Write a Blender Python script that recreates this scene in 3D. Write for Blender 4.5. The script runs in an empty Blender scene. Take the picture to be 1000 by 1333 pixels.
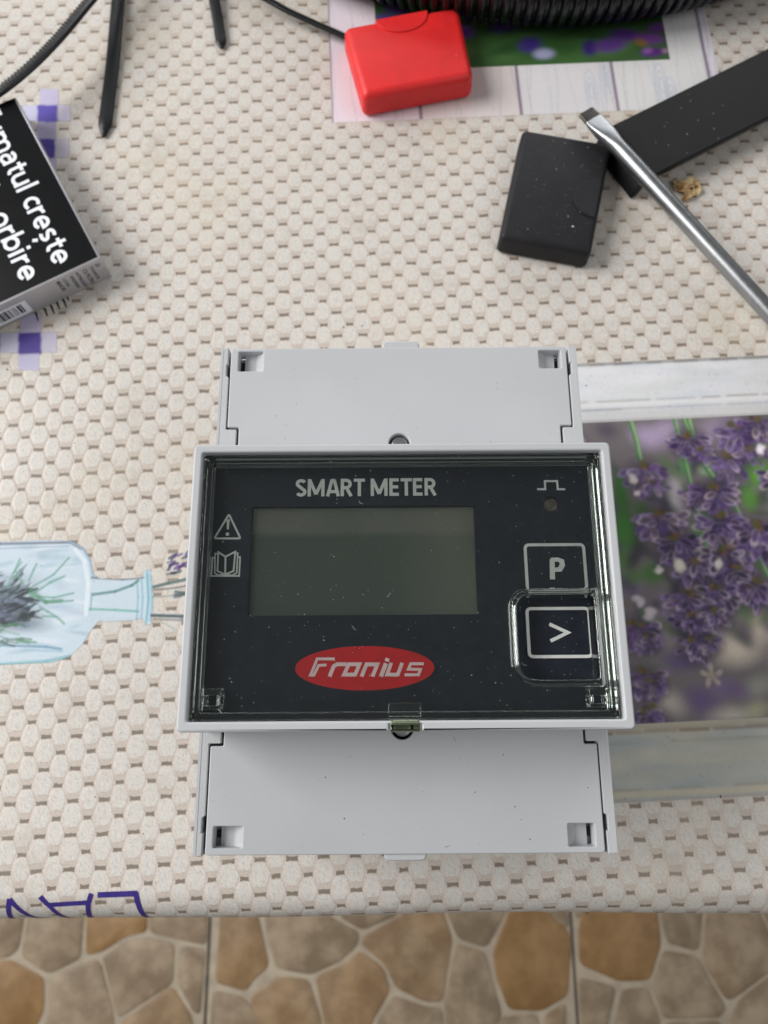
import bpy, bmesh, math, random
import numpy as np
from mathutils import Matrix, Vector

# ------------------------------------------------------------------ camera, world, light
MM = 0.001
CAM = np.array([-3.12, -23.33, 183.33]); EUL = (0.2637, 0.002, -0.0066); FPX = 950.0
scene = bpy.context.scene
cam_d = bpy.data.cameras.new("camera"); cam = bpy.data.objects.new("camera", cam_d)
scene.collection.objects.link(cam); scene.camera = cam
cam.location = [c * MM for c in CAM]; cam.rotation_euler = EUL
cam_d.sensor_fit = 'VERTICAL'; cam_d.sensor_height = 36.0; cam_d.sensor_width = 27.0
cam_d.lens = FPX / 1333.0 * 36.0
cam_d.clip_start = 0.01; cam_d.clip_end = 50
cam_d.dof.use_dof = True; cam_d.dof.focus_distance = 0.128; cam_d.dof.aperture_fstop = 27.0

world = bpy.data.worlds.new("World"); scene.world = world; world.use_nodes = True
world.node_tree.nodes["Background"].inputs[0].default_value = (0.93, 0.97, 1.0, 1)
world.node_tree.nodes["Background"].inputs[1].default_value = 0.14

def area(name, loc, target, size, power, color):
    d = bpy.data.lights.new(name, 'AREA'); d.shape = 'RECTANGLE'
    d.size, d.size_y = size; d.energy = power; d.color = color
    o = bpy.data.objects.new(name, d); scene.collection.objects.link(o)
    o.location = loc
    o.rotation_euler = (Vector(target) - Vector(loc)).to_track_quat('-Z', 'Y').to_euler()
    return o
area("window_light", (-1.7, 0.42, 1.25), (0, 0.03, 0), (1.4, 1.2), 57, (1.0, 0.985, 0.965))
area("right_fill_light", (1.6, -0.5, 1.7), (0, 0.03, 0), (1.6, 1.6), 12, (1.0, 0.985, 0.97))  # added fill lamp to lift the shadow side, not a real window
area("far_window_light", (0.1, 2.0, 0.75), (0, 0.03, 0), (2.2, 0.9), 20, (0.97, 0.985, 1.0))

scene.view_settings.view_transform = 'Standard'; scene.view_settings.look = 'None'
scene.view_settings.exposure = 0.0; scene.view_settings.gamma = 1.0
scene.cycles.max_bounces = 16; scene.cycles.transmission_bounces = 14; scene.cycles.transparent_max_bounces = 16
scene.cycles.sample_clamp_indirect = 8

# ------------------------------------------------------------------ helpers
rnd = random.Random(7); nrs = np.random.RandomState(11)
def _rot(a, b, c):
    ca, sa, cb, sb, cc, sc = np.cos(a), np.sin(a), np.cos(b), np.sin(b), np.cos(c), np.sin(c)
    return (np.array([[cc, -sc, 0], [sc, cc, 0], [0, 0, 1]]) @ np.array([[cb, 0, sb], [0, 1, 0], [-sb, 0, cb]])
            @ np.array([[1, 0, 0], [0, ca, -sa], [0, sa, ca]]))
CM = _rot(*EUL)
def at(x, y, z=0.0):
    """survey: point of the photograph -> millimetres on the horizontal plane at height z"""
    d = CM @ np.array([(x - 500) / FPX, -(y - 666.5) / FPX, -1.0])
    return CAM + d * ((z - CAM[2]) / d[2])
def at2(x, y, z=0.0):
    p = at(x, y, z); return (float(p[0]), float(p[1]))
def pix(P):
    q = (np.asarray(P, float) - CAM) @ CM
    return 500 + FPX * q[..., 0] / -q[..., 2], 666.5 - FPX * q[..., 1] / -q[..., 2]
def lin(r, g, b):
    def f(c):
        c /= 255.0
        return c / 12.92 if c <= 0.04045 else ((c + 0.055) / 1.055) ** 2.4
    return (f(r), f(g), f(b))

def wloc(o):
    v = Vector((0, 0, 0))
    while o is not None: v += Vector(o.location); o = o.parent
    return v
def tag(o, label=None, cat=None, group=None, kind=None):
    if label: o['label'] = label
    if cat: o['category'] = cat
    if group: o['group'] = group
    if kind: o['kind'] = kind
    return o
def thing(name, loc, label, cat, group=None):
    o = bpy.data.objects.new(name, None); scene.collection.objects.link(o)
    o.location = [c * MM for c in loc]; o.empty_display_size = 0.01
    return tag(o, label, cat, group)
def link(name, me, mat, parent=None, origin=None, smooth=None):
    """mesh given in world millimetres -> object with sensible origin"""
    me.transform(Matrix.Scale(MM, 4))
    if parent is not None: off = wloc(parent)
    elif origin is not None: off = Vector(origin) * MM
    else:
        c = np.empty(len(me.vertices) * 3); me.vertices.foreach_get('co', c); c = c.reshape(-1, 3)
        off = Vector(((c[:, 0].min() + c[:, 0].max()) / 2, (c[:, 1].min() + c[:, 1].max()) / 2, c[:, 2].min()))
    me.transform(Matrix.Translation(-off))
    if smooth is not None:
        me.shade_smooth()
        me.set_sharp_from_angle(angle=math.radians(smooth))
    me.name = name
    o = bpy.data.objects.new(name, me); scene.collection.objects.link(o)
    if parent is not None: o.parent = parent
    else: o.location = off
    if mat is not None:
        me.materials.clear(); me.materials.append(mat)
    return o
def mesh(name, vs, fs, mat, parent=None, smooth=None, origin=None):
    me = bpy.data.meshes.new(name); me.from_pydata([tuple(map(float, v)) for v in vs], [], fs); me.update()
    return link(name, me, mat, parent, origin, smooth)
def bmobj(name, bm, mat, parent=None, smooth=35, origin=None):
    bmesh.ops.recalc_face_normals(bm, faces=bm.faces)
    me = bpy.data.meshes.new(name); bm.to_mesh(me); bm.free()
    return link(name, me, mat, parent, origin, smooth)
def bevel_bm(bm, w, seg=3, ang=25):
    es = [e for e in bm.edges if len(e.link_faces) == 2 and e.calc_face_angle(0) > math.radians(ang)]
    bmesh.ops.bevel(bm, geom=es, offset=w, segments=seg, profile=0.5, affect='EDGES')
def box_bm(x0, x1, y0, y1, z0, z1, bm=None):
    bm = bm or bmesh.new()
    v = [bm.verts.new(p) for p in ((x0,y0,z0),(x1,y0,z0),(x1,y1,z0),(x0,y1,z0),(x0,y0,z1),(x1,y0,z1),(x1,y1,z1),(x0,y1,z1))]
    for f in ((3,2,1,0),(4,5,6,7),(0,1,5,4),(1,2,6,5),(2,3,7,6),(3,0,4,7)): bm.faces.new([v[i] for i in f])
    return bm
def box(name, x0, x1, y0, y1, z0, z1, mat, parent=None, bev=0.0, seg=3):
    bm = box_bm(x0, x1, y0, y1, z0, z1)
    if bev: bevel_bm(bm, bev, seg)
    return bmobj(name, bm, mat, parent)
def rpoly(pts, r, n=5):
    """round the corners of a polygon; r a number or one per corner"""
    out = []; m = len(pts); rr = r if hasattr(r, '__len__') else [r] * m
    for i in range(m):
        p = np.array(pts[i], float); a = np.array(pts[i - 1], float) - p; b = np.array(pts[(i + 1) % m], float) - p
        la, lb = np.linalg.norm(a), np.linalg.norm(b); q = min(rr[i], la * .49, lb * .49)
        if q < 1e-4: out.append(tuple(p)); continue
        s, e = p + a / la * q, p + b / lb * q
        for k in range(n + 1):
            t = k / n; out.append(tuple((1 - t) ** 2 * s + 2 * t * (1 - t) * p + t * t * e))
    return out
def circ(cx, cy, r, n=28, ry=None):
    ry = ry or r
    return [(cx + r * math.cos(2 * math.pi * k / n), cy + ry * math.sin(2 * math.pi * k / n)) for k in range(n)]
def rect(x0, x1, y0, y1): return [(x0, y0), (x1, y0), (x1, y1), (x0, y1)]
def curve_mesh(loops, z0, z1, bev, bres):
    cu = bpy.data.curves.new('c', 'CURVE'); cu.dimensions = '2D'; cu.fill_mode = 'BOTH'
    cu.extrude = (z1 - z0) / 2 - bev; cu.bevel_depth = bev; cu.bevel_resolution = bres
    if bev: cu.offset = -bev
    for lp in loops:
        s = cu.splines.new('POLY'); s.points.add(len(lp) - 1)
        for k, p in enumerate(lp): s.points[k].co = (p[0], p[1], 0, 1)
        s.use_cyclic_u = True
    o = bpy.data.objects.new('c', cu); scene.collection.objects.link(o)
    dg = bpy.context.evaluated_depsgraph_get()
    me = bpy.data.meshes.new_from_object(o.evaluated_get(dg), depsgraph=dg)
    bpy.data.objects.remove(o); bpy.data.curves.remove(cu)
    me.transform(Matrix.Translation((0, 0, (z0 + z1) / 2)))
    bm = bmesh.new(); bm.from_mesh(me); bmesh.ops.remove_doubles(bm, verts=bm.verts, dist=1e-4)
    bmesh.ops.recalc_face_normals(bm, faces=bm.faces); bm.to_mesh(me); bm.free()
    return me
def plate(name, loops, z0, z1, mat, parent=None, bev=0.0, bres=2, smooth=None):
    return link(name, curve_mesh(loops, z0, z1, bev, bres), mat, parent, None, smooth)
def stroke_quads(pts, w, closed=False):
    """mitred flat ribbon along a polyline: (verts2d, faces)"""
    P = [np.array(p, float) for p in pts]; n = len(P); L = []; Rr = []
    for i in range(n):
        if closed: a, b = P[i - 1], P[(i + 1) % n]
        else: a, b = P[max(i - 1, 0)], P[min(i + 1, n - 1)]
        d1 = P[i] - a; d2 = b - P[i]
        if np.linalg.norm(d1) < 1e-9: d1 = d2
        if np.linalg.norm(d2) < 1e-9: d2 = d1
        d1 = d1 / np.linalg.norm(d1); d2 = d2 / np.linalg.norm(d2)
        n1 = np.array([-d1[1], d1[0]]); n2 = np.array([-d2[1], d2[0]]); m = n1 + n2
        m = m / max(np.linalg.norm(m), 1e-6); k = 1 / max(m @ n1, 0.45)
        ww = w[i] if hasattr(w, '__len__') else w
        L.append(P[i] + m * k * ww / 2); Rr.append(P[i] - m * k * ww / 2)
    vs = L + Rr; fs = []
    for i in range(n if closed else n - 1):
        j = (i + 1) % n; fs.append((i, n + i, n + j, j))
    return vs, fs
def strokes(name, lst, z, mat, parent, thick=0.04):
    vs, fs = [], []
    for s in lst:
        v, f = stroke_quads(*s); o = len(vs)
        vs += [(p[0], p[1], z + thick + .004 * lst.index(s)) for p in v]; fs += [tuple(i + o for i in q) for q in f]
    return mesh(name, vs, fs, mat, parent)
def text_mesh(body, offset=0.0):
    cu = bpy.data.curves.new('t', 'FONT'); cu.body = body; cu.offset = offset; cu.resolution_u = 4
    o = bpy.data.objects.new('t', cu); scene.collection.objects.link(o)
    dg = bpy.context.evaluated_depsgraph_get()
    me = bpy.data.meshes.new_from_object(o.evaluated_get(dg), depsgraph=dg)
    bpy.data.objects.remove(o); bpy.data.curves.remove(cu)
    return me
def text(name, body, frame, width, height, mat, parent, offset=0.0, align='L', ref=None):
    """frame: (origin, xdir, ydir) world mm; scaled so the ink is width x (cap) height"""
    me = text_mesh(body, offset)
    c = np.empty(len(me.vertices) * 3); me.vertices.foreach_get('co', c); c = c.reshape(-1, 3)
    x0, x1 = c[:, 0].min(), c[:, 0].max()
    y0, y1 = (c[:, 1].min(), c[:, 1].max()) if ref is None else ref
    u = (c[:, 0] - x0) / (x1 - x0) * width; v = (c[:, 1] - y0) / (y1 - y0) * height
    if align == 'R': u -= width
    O, X, Y = [np.asarray(a, float) for a in frame]
    q = O + u[:, None] * X + v[:, None] * Y
    me.vertices.foreach_set('co', q.ravel().astype(np.float32)); me.update()
    return link(name, me, mat, parent)

def arc(cx, cy, rx, ry, a0, a1, n=10):
    return [(cx + rx * math.cos(math.radians(a0 + (a1 - a0) * k / n)), cy + ry * math.sin(math.radians(a0 + (a1 - a0) * k / n))) for k in range(n + 1)]
_w = .215; _i = _w / 2
GLYPH = {  # lower case: x height 1, heavy sans; (strokes, advance); a stroke is points (+ closed flag)
    'F': ([[(_i, 0), (_i, 1.4)], [(0, 1.4 - _i), (.78, 1.4 - _i)], [(0, .72), (.7, .72)]], .86),
    'u': ([[(_i, 1), (_i, .42)] + arc(.42, .40, .42 - _i, .40 - _i, 180, 330), [(.85 - _i, 1), (.85 - _i, 0)]], .99),
    'm': ([[(_i, 1), (_i, 0)], arc(.41, .60, .41 - _i, .40 - _i, 150, 0) + [(.82 - _i, 0)], arc(1.0, .60, .41 - _i, .40 - _i, 150, 0) + [(1.41 - _i, 0)]], 1.55),
    'n': ([[(_i, 1), (_i, 0)], arc(.43, .60, .43 - _i, .40 - _i, 150, 0) + [(.86 - _i, 0)]], .99),
    'a': ([arc(.36, .62, .42 - _i, .40 - _i, 145, 0) + [(.78 - _i, 0)], [(.72 - _i, .56), (.42, .56)] + arc(.33, .31, .33 - _i, .31 - _i + .06, 90, 300) + [(.66, .2)]], .92),
    't': ([[(.3, 1.3), (.3, .36)] + arc(.54, .34, .24, .34 - _i, 180, 275, 6), [(0, .9), (.62, .9)]], .7),
    'l': ([[(_i, 0), (_i, 1.46)]], .38),
    'i': ([[(_i, 0), (_i, 1)], [(_i, 1.18), (_i, 1.42)]], .38),
    'c': ([arc(.45, .5, .45 - _i, .5 - _i, 50, 310, 14)], .8),
    'r': ([[(_i, 1), (_i, 0)], arc(.5, .55, .5 - _i, .45 - _i, 165, 85, 6)], .62),
    'e': ([[(.86 - _i, .5)] + arc(.44, .5, .44 - _i, .5 - _i, 0, 318, 16), [(.1, .5), (.82, .5)]], .97),
    's': ([arc(.38, .70, .33 - _i + .02, .30 - _i, 40, 230, 9) + arc(.35, .29, .36 - _i + .02, .29 - _i, 50, -140, 9)], .82),
    'd': ([arc(.44, .5, .44 - _i, .5 - _i, 0, 360, 18), [(.9 - _i, 1.46), (.9 - _i, 0)]], 1.04),
    'b': ([arc(.46, .5, .44 - _i, .5 - _i, 0, 360, 18), [(_i, 1.46), (_i, 0)]], 1.0),
    'o': ([arc(.46, .5, .46 - _i, .5 - _i, 0, 360, 18)], 1.0), ' ': ([], .42)}
GLYPH['\u0219'] = (GLYPH['s'][0] + [[(.42, -.16), (.3, -.46)]], .82)
def bold_text(name, body, end, ux, uy, z, length, xh, mat, parent):
    """hand-drawn heavy lettering, right end of the baseline at end (mm), running along ux"""
    tot = sum(GLYPH[c][1] for c in body); kx = length / tot; x = 0.0; lst = []
    for ch in body:
        for st in GLYPH[ch][0]:
            v = [(x + p[0], p[1]) for p in st]
            lst.append([tuple(np.array(end) + ux * (p[0] - tot) * kx + uy * p[1] * xh) for p in v])
        x += GLYPH[ch][1]
    return strokes(name, [(l, _w * (kx + xh) / 2) for l in lst], z, mat, parent, 0.0)
CAPS = {  # condensed heavy capitals, height 1
    'S': ([arc(.26, .74, .18, .175, 25, 235, 9) + arc(.26, .26, .18, .175, 60, -155, 9)], .56),
    'M': ([[(.085, 0), (.085, 1)], [(.72, 0), (.72, 1)], [(.1, .95), (.4, .12)], [(.705, .95), (.4, .12)]], .87),
    'A': ([[(.07, 0), (.27, .96)], [(.57, 0), (.37, .96)], [(.15, .27), (.5, .27)], [(.25, .915), (.39, .915)]], .67),
    'R': ([[(.085, 0), (.085, 1)], [(.05, .915), (.24, .915)] + arc(.27, .70, .18, .215, 90, -90, 8) + [(.05, .485)], [(.28, .48), (.5, 0)]], .62),
    'T': ([[(.26, 0), (.26, .95)], [(0, .915), (.52, .915)]], .56),
    'E': ([[(.085, 0), (.085, 1)], [(.02, .915), (.45, .915)], [(.02, .51), (.42, .51)], [(.02, .085), (.45, .085)]], .54), ' ': ([], .22)}
def caps_text(name, body, org, width, height, z, mat, parent):
    tot = sum(CAPS[c][1] for c in body) - .05; kx = width / tot; x = 0.0; lst = []
    for ch in body:
        lst += [([(org[0] + (x + p[0]) * kx, org[1] + p[1] * height) for p in st], .165 * (kx + height) / 2) for st in CAPS[ch][0]]; x += CAPS[ch][1]
    return strokes(name, lst, z, mat, parent, 0.0)

# ------------------------------------------------------------------ material helpers
class S:
    """a node socket with arithmetic"""
    def __init__(s, nt, k): s.nt, s.k = nt, k
    def _m(s, op, *a):
        n = s.nt.nodes.new('ShaderNodeMath'); n.operation = op
        for i, v in enumerate((s,) + a):
            if isinstance(v, S): s.nt.links.new(v.k, n.inputs[i])
            else: n.inputs[i].default_value = v
        return S(s.nt, n.outputs[0])
    def __add__(s, o): return s._m('ADD', o)
    __radd__ = __add__
    def __sub__(s, o): return s._m('SUBTRACT', o)
    def __rsub__(s, o): return (s * -1.0) + o
    def __mul__(s, o): return s._m('MULTIPLY', o)
    __rmul__ = __mul__
    def __truediv__(s, o): return s._m('DIVIDE', o)
    def __pow__(s, o): return s._m('POWER', o)
    def abs(s): return s._m('ABSOLUTE')
    def floor(s): return s._m('FLOOR')
    def wrap(s): return s._m('WRAP', 0.5, -0.5)
    def min(s, o): return s._m('MINIMUM', o)
    def max(s, o): return s._m('MAXIMUM', o)
    def ramp(s, a, b, lo=0.0, hi=1.0, mode='SMOOTHSTEP'):
        n = s.nt.nodes.new('ShaderNodeMapRange'); n.interpolation_type = mode
        s.nt.links.new(s.k, n.inputs[0])
        for i, v in enumerate((a, b, lo, hi)): n.inputs[i + 1].default_value = v
        return S(s.nt, n.outputs[0])
def new_mat(name):
    m = bpy.data.materials.new(name); m.use_nodes = True
    nt = m.node_tree; b = nt.nodes['Principled BSDF']
    return m, nt, b
def noise(nt, scale, detail=3.0, rough=0.55, vec=None, coord='Object'):
    n = nt.nodes.new('ShaderNodeTexNoise'); n.inputs['Scale'].default_value = scale
    n.inputs['Detail'].default_value = detail; n.inputs['Roughness'].default_value = rough
    if vec is None:
        tc = nt.nodes.new('ShaderNodeTexCoord'); nt.links.new(tc.outputs[coord], n.inputs['Vector'])
    else: nt.links.new(vec, n.inputs['Vector'])
    return S(nt, n.outputs['Fac'])
def mixc(nt, fac, a, b):
    n = nt.nodes.new('ShaderNodeMix'); n.data_type = 'RGBA'
    if isinstance(fac, S): nt.links.new(fac.k, n.inputs[0])
    else: n.inputs[0].default_value = fac
    for i, v in ((6, a), (7, b)):
        if isinstance(v, S): nt.links.new(v.k, n.inputs[i])
        else: n.inputs[i].default_value = (*v[:3], 1)
    return S(nt, n.outputs[2])
def bump(nt, b, h, strength, dist):
    n = nt.nodes.new('ShaderNodeBump'); n.inputs['Strength'].default_value = strength
    n.inputs['Distance'].default_value = dist
    nt.links.new(h.k, n.inputs['Height']); nt.links.new(n.outputs[0], b.inputs['Normal'])
def simple(name, col, rough=0.5, metal=0.0, var=0.12, scale=60.0, bstr=0.0, bscale=900.0, bdist=0.0002, spec=0.5, rvar=0.03):
    """base colour with slight blotchy variation, roughness variation and fine relief"""
    m, nt, b = new_mat(name)
    n1 = noise(nt, scale, 4.0)
    c = mixc(nt, n1.ramp(0.3, 0.7), [x * (1 - var) for x in col], [min(1, x * (1 + var)) for x in col])
    nt.links.new(c.k, b.inputs['Base Color'])
    r = noise(nt, scale * 3, 3.0).ramp(0.3, 0.7, max(0.02, rough - rvar), min(1, rough + rvar))
    nt.links.new(r.k, b.inputs['Roughness'])
    b.inputs['Metallic'].default_value = metal; b.inputs['Specular IOR Level'].default_value = spec
    if bstr: bump(nt, b, noise(nt, bscale, 2.0), bstr, bdist)
    return m

GREY = lin(188, 190, 193)
M_plastic = simple('pale_grey_plastic', GREY, 0.42, var=0.025, scale=40, bstr=0.12, bscale=5000, bdist=0.00003)
M_texture = simple('grained_grey_plastic', lin(188, 189, 191), 0.6, var=0.03, scale=60, bstr=0.8, bscale=2800, bdist=0.00008)
M_panel = simple('navy_panel', lin(20, 27, 38), 0.55, var=0.2, scale=400, bstr=0.5, bscale=4500, bdist=0.00004, spec=0.35)
M_print = simple('grey_print', lin(206, 207, 204), 0.6, var=0.05, scale=800)
M_lcd = None
M_red_print = simple('red_print', lin(200, 0, 14), 0.5, var=0.06, scale=500)
M_white_print = simple('pinkish_white_print', lin(232, 205, 205), 0.5, var=0.05, scale=500)
M_screw = simple('zinc_screw', lin(190, 190, 188), 0.3, metal=0.9, var=0.1, scale=300)
M_dark = simple('dark_gap', lin(28, 28, 30), 0.7, var=0.1)
M_black = simple('black_nylon', lin(19, 20, 22), 0.36, var=0.2, scale=150, bstr=0.15, bscale=1500, bdist=0.00005)
M_rubber_black = simple('black_rubber', lin(27, 27, 30), 0.55, spec=0.35, var=0.15, scale=200, bstr=0.35, bscale=900, bdist=0.00008)
M_rubber_red = simple('red_rubber', lin(222, 38, 38), 0.48, var=0.06, scale=120, bstr=0.5, bscale=1100, bdist=0.00012)
M_strip = simple('black_strip', lin(22, 21, 22), 0.45, spec=0.35, var=0.15, scale=80, bstr=0.15, bscale=700, bdist=0.00006)
M_steel = simple('chromed_steel', lin(164, 166, 168), 0.36, metal=1.0, var=0.04, scale=200)
M_steel_ground = simple('ground_steel', lin(92, 90, 86), 0.35, metal=1.0, var=0.15, scale=500, bstr=0.2, bscale=2500, bdist=0.00003)
M_silver_card = simple('silver_card', lin(182, 180, 184), 0.4, metal=0.35, var=0.05, scale=100)
M_black_card = simple('black_card', lin(13, 14, 16), 0.3, var=0.1, scale=100, spec=0.22, rvar=.01)
M_white_ink = simple('white_ink', lin(238, 240, 246), 0.4, var=0.02)
M_dark_ink = simple('dark_ink', lin(48, 46, 50), 0.5, var=0.1)
M_violet_ink = simple('violet_ink', lin(62, 48, 128), 0.35, var=0.12, scale=500)
M_handle = simple('screwdriver_handle', lin(180, 120, 20), 0.35, var=0.05)
M_wood = simple('table_wood', lin(150, 115, 80), 0.5, var=0.2, scale=8)
M_dust = simple('pale_dust', lin(205, 206, 200), 0.8, var=0.1)
M_speck = simple('dark_specks', lin(70, 66, 62), 0.8, var=0.3, scale=2000)

def clear_mat(name, col, rough=0.0):
    m, nt, b = new_mat(name)
    nt.nodes.remove(b); g = nt.nodes.new('ShaderNodeBsdfGlass')
    g.inputs['Color'].default_value = (*col, 1); g.inputs['IOR'].default_value = 1.5; g.inputs['Roughness'].default_value = rough
    nt.links.new(g.outputs[0], nt.nodes['Material Output'].inputs[0]); return m
M_clear = clear_mat('clear_polycarbonate', (0.965, 0.98, 0.97))
M_clear_tab = clear_mat('clear_olive_tab', (0.66, 0.71, 0.56), 0.06)

# ------------------------------------------------------------------ floor: stone-pattern tiles below the table
FZ = -750.0
m, nt, b = new_mat('stone_tile')
oi = nt.nodes.new('ShaderNodeObjectInfo')
at_ = nt.nodes.new('ShaderNodeAttribute'); at_.attribute_name = 'Col'
n1 = noise(nt, 28, 6, 0.65); n2 = noise(nt, 9, 4)
cA = mixc(nt, n1.ramp(0.35, 0.68), lin(128, 110, 88), lin(164, 146, 122))
cB = mixc(nt, n1.ramp(0.35, 0.68), lin(130, 98, 58), lin(156, 122, 80))
cC = mixc(nt, S(nt, oi.outputs['Color']), cA, cB) if False else None
sep = nt.nodes.new('ShaderNodeSeparateColor'); nt.links.new(oi.outputs['Color'], sep.inputs[0])
fac = S(nt, sep.outputs[0]) + (n2 - 0.5) * 0.5
cC = mixc(nt, fac.ramp(0.2, 0.8), cA, cB)
nt.links.new(cC.k, b.inputs['Base Color']); b.inputs['Roughness'].default_value = 0.5
bump(nt, b, n1, 0.3, 0.002); M_stone = m
M_joint = simple('tile_joint', lin(170, 157, 138), 0.6, var=0.14, scale=40)
M_seam = simple('floor_grout', lin(92, 84, 74), 0.85, var=0.15, scale=40)

fl = mesh('floor', [(-2600, -2600, FZ - 4), (2600, -2600, FZ - 4), (2600, 2600, FZ - 4), (-2600, 2600, FZ - 4)], [(0, 1, 2, 3)], M_seam, origin=(0, 0, FZ - 4))
tag(fl, kind='structure')
def clip_half(poly, p, nrm):
    out = []; k = len(poly)
    for i in range(k):
        a, c = poly[i], poly[(i + 1) % k]
        da = (a[0] - p[0]) * nrm[0] + (a[1] - p[1]) * nrm[1]; dc = (c[0] - p[0]) * nrm[0] + (c[1] - p[1]) * nrm[1]
        if da <= 0: out.append(a)
        if da * dc < 0:
            t = da / (da - dc); out.append((a[0] + t * (c[0] - a[0]), a[1] + t * (c[1] - a[1])))
    return out
def voronoi(seeds, bounds, inset):
    res = []
    for i, s in enumerate(seeds):
        poly = list(bounds)
        for j, q in enumerate(seeds):
            if i == j: continue
            d = (q[0] - s[0], q[1] - s[1]); l = math.hypot(*d)
            if l < 1e-6: continue
            nrm = (d[0] / l, d[1] / l)
            poly = clip_half(poly, (s[0] + d[0] / 2 - nrm[0] * inset, s[1] + d[1] / 2 - nrm[1] * inset), nrm)
            if len(poly) < 3: break
        res.append(poly if len(poly) >= 3 else None)
    return res
# tile seams surveyed at (278,1195)-(262,1333) and (752,1192)-(742,1333)
SX0, SX1 = -207.0, 209.0; TW = SX1 - SX0; TY1 = -95.0; TY0 = TY1 - TW
def zA(l): return [(x / 2.94, 1120 + y / 2.94) for x, y in l]
def zB(l): return [(330 + x / 2.857, 1140 + y / 2.857) for x, y in l]
def zC(l): return [(660 + x / 2.94, 1140 + y / 2.94) for x, y in l]
traced = {  # outlines of the stones seen in the picture, with the amount of ochre in each
    -1: [(zA([(-150, 190), (95, 190), (70, 340), (30, 372), (-150, 385)]), .15), (zA([(112, 190), (320, 190), (305, 375), (185, 435), (88, 370), (85, 340)]), .1),
         (zA([(335, 190), (560, 190), (560, 275), (480, 290), (400, 345), (330, 365)]), .7), (zA([(575, 190), (822, 190), (800, 325), (690, 305), (640, 292), (575, 278)]), .25),
         (zA([(-150, 400), (40, 385), (165, 452), (165, 570), (135, 640), (-150, 640)]), .8), (zA([(195, 450), (360, 382), (385, 400), (432, 590), (432, 700), (230, 700), (190, 575)]), .2),
         (zA([(392, 375), (480, 312), (560, 298), (665, 322), (658, 472), (460, 598), (445, 585), (402, 400)]), .15), (zA([(690, 330), (800, 342), (765, 590), (735, 575), (682, 470)]), .15),
         (zA([(470, 700), (468, 620), (640, 492), (663, 492), (735, 605), (735, 700)]), .45), (zA([(150, 700), (185, 590), (210, 610), (215, 700)]), .1)],
    0: [([(288, 1186), (334, 1186), (350, 1258), (329, 1276), (321, 1290), (281, 1279)], .55), (zB([(50, 120), (250, 120), (300, 165), (393, 212), (383, 262), (320, 318), (215, 366), (88, 343), (48, 180)]), .12),
        (zB([(320, 120), (550, 120), (530, 150), (405, 203), (330, 160)]), .2), (zB([(550, 150), (560, 120), (700, 120), (738, 240), (720, 340), (703, 466), (640, 466), (532, 416), (492, 330), (404, 254), (414, 225)]), .5),
        (zB([(715, 120), (945, 120), (868, 268), (762, 233)]), .15), (zB([(752, 258), (863, 287), (878, 360), (922, 508), (895, 620), (722, 620), (712, 470)]), .2),
        (zB([(-10, 450), (90, 378), (203, 388), (252, 540), (250, 620), (20, 620), (0, 545)]), .5), (zB([(232, 375), (330, 338), (390, 282), (478, 340), (508, 425), (440, 545), (420, 620), (270, 620), (262, 520)]), .55),
        (zB([(440, 620), (462, 530), (520, 447), (640, 490), (698, 492), (712, 620)]), .1), ([(665, 1182), (703, 1182), (742, 1214), (744, 1240), (739, 1295), (705, 1315), (663, 1313), (647, 1270), (643, 1240)], .85),
        ([(712, 1184), (747, 1184), (744, 1210), (720, 1196)], .15), ([(650, 1325), (700, 1321), (704, 1365), (640, 1365)], .1), ([(709, 1323), (737, 1306), (736, 1360), (709, 1360)], .4),
        ([(278, 1290), (316, 1299), (328, 1312), (333, 1333), (326, 1365), (272, 1365)], .12)],
    1: [(zC([(295, 120), (570, 120), (588, 265), (545, 398), (430, 402), (282, 338), (278, 200)]), .75), (zC([(588, 120), (750, 120), (733, 288), (617, 258)]), .15),
        (zC([(768, 120), (955, 120), (1010, 230), (1010, 365), (865, 472), (838, 468), (752, 320)]), .35), (zC([(602, 288), (728, 312), (758, 370), (838, 500), (818, 542), (602, 547), (552, 410)]), .1),
        (zC([(275, 392), (418, 427), (388, 560), (375, 640), (258, 640), (258, 450)]), .12), (zC([(442, 438), (538, 432), (588, 557), (575, 640), (402, 640)]), .25), (zC([(1060, 360), (1000, 392), (890, 478), (852, 560), (850, 640), (1060, 640)]), .1),
        (zC([(975, 120), (1090, 120), (1090, 340), (1022, 360), (1022, 230)]), .2), (zC([(606, 562), (818, 558), (830, 640), (606, 640)]), .15)]}
def stone_mesh(poly):
    p = [np.array(q) for q in poly]
    q = []
    for k in range(len(p)):
        L = np.linalg.norm(p[(k + 1) % len(p)] - p[k])
        if L > 2: q.append(p[k])
    if len(q) < 3: return None
    q = rpoly(q, 7.0, 3)
    c = np.mean(np.array(q), 0); n = len(q); vs, fs = [], []
    for (k, z) in ((1.0, -3.5), (1.0, -1.3), (0.975, -0.5), (0.93, 0.0)):
        vs += [(c[0] + (a[0] - c[0]) * k, c[1] + (a[1] - c[1]) * k, FZ + z) for a in q]
    for r in range(3):
        fs += [(r * n + i, r * n + (i + 1) % n, (r + 1) * n + (i + 1) % n, (r + 1) * n + i) for i in range(n)]
    fs.append(tuple(range(3 * n, 4 * n)))
    return vs, fs
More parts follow.
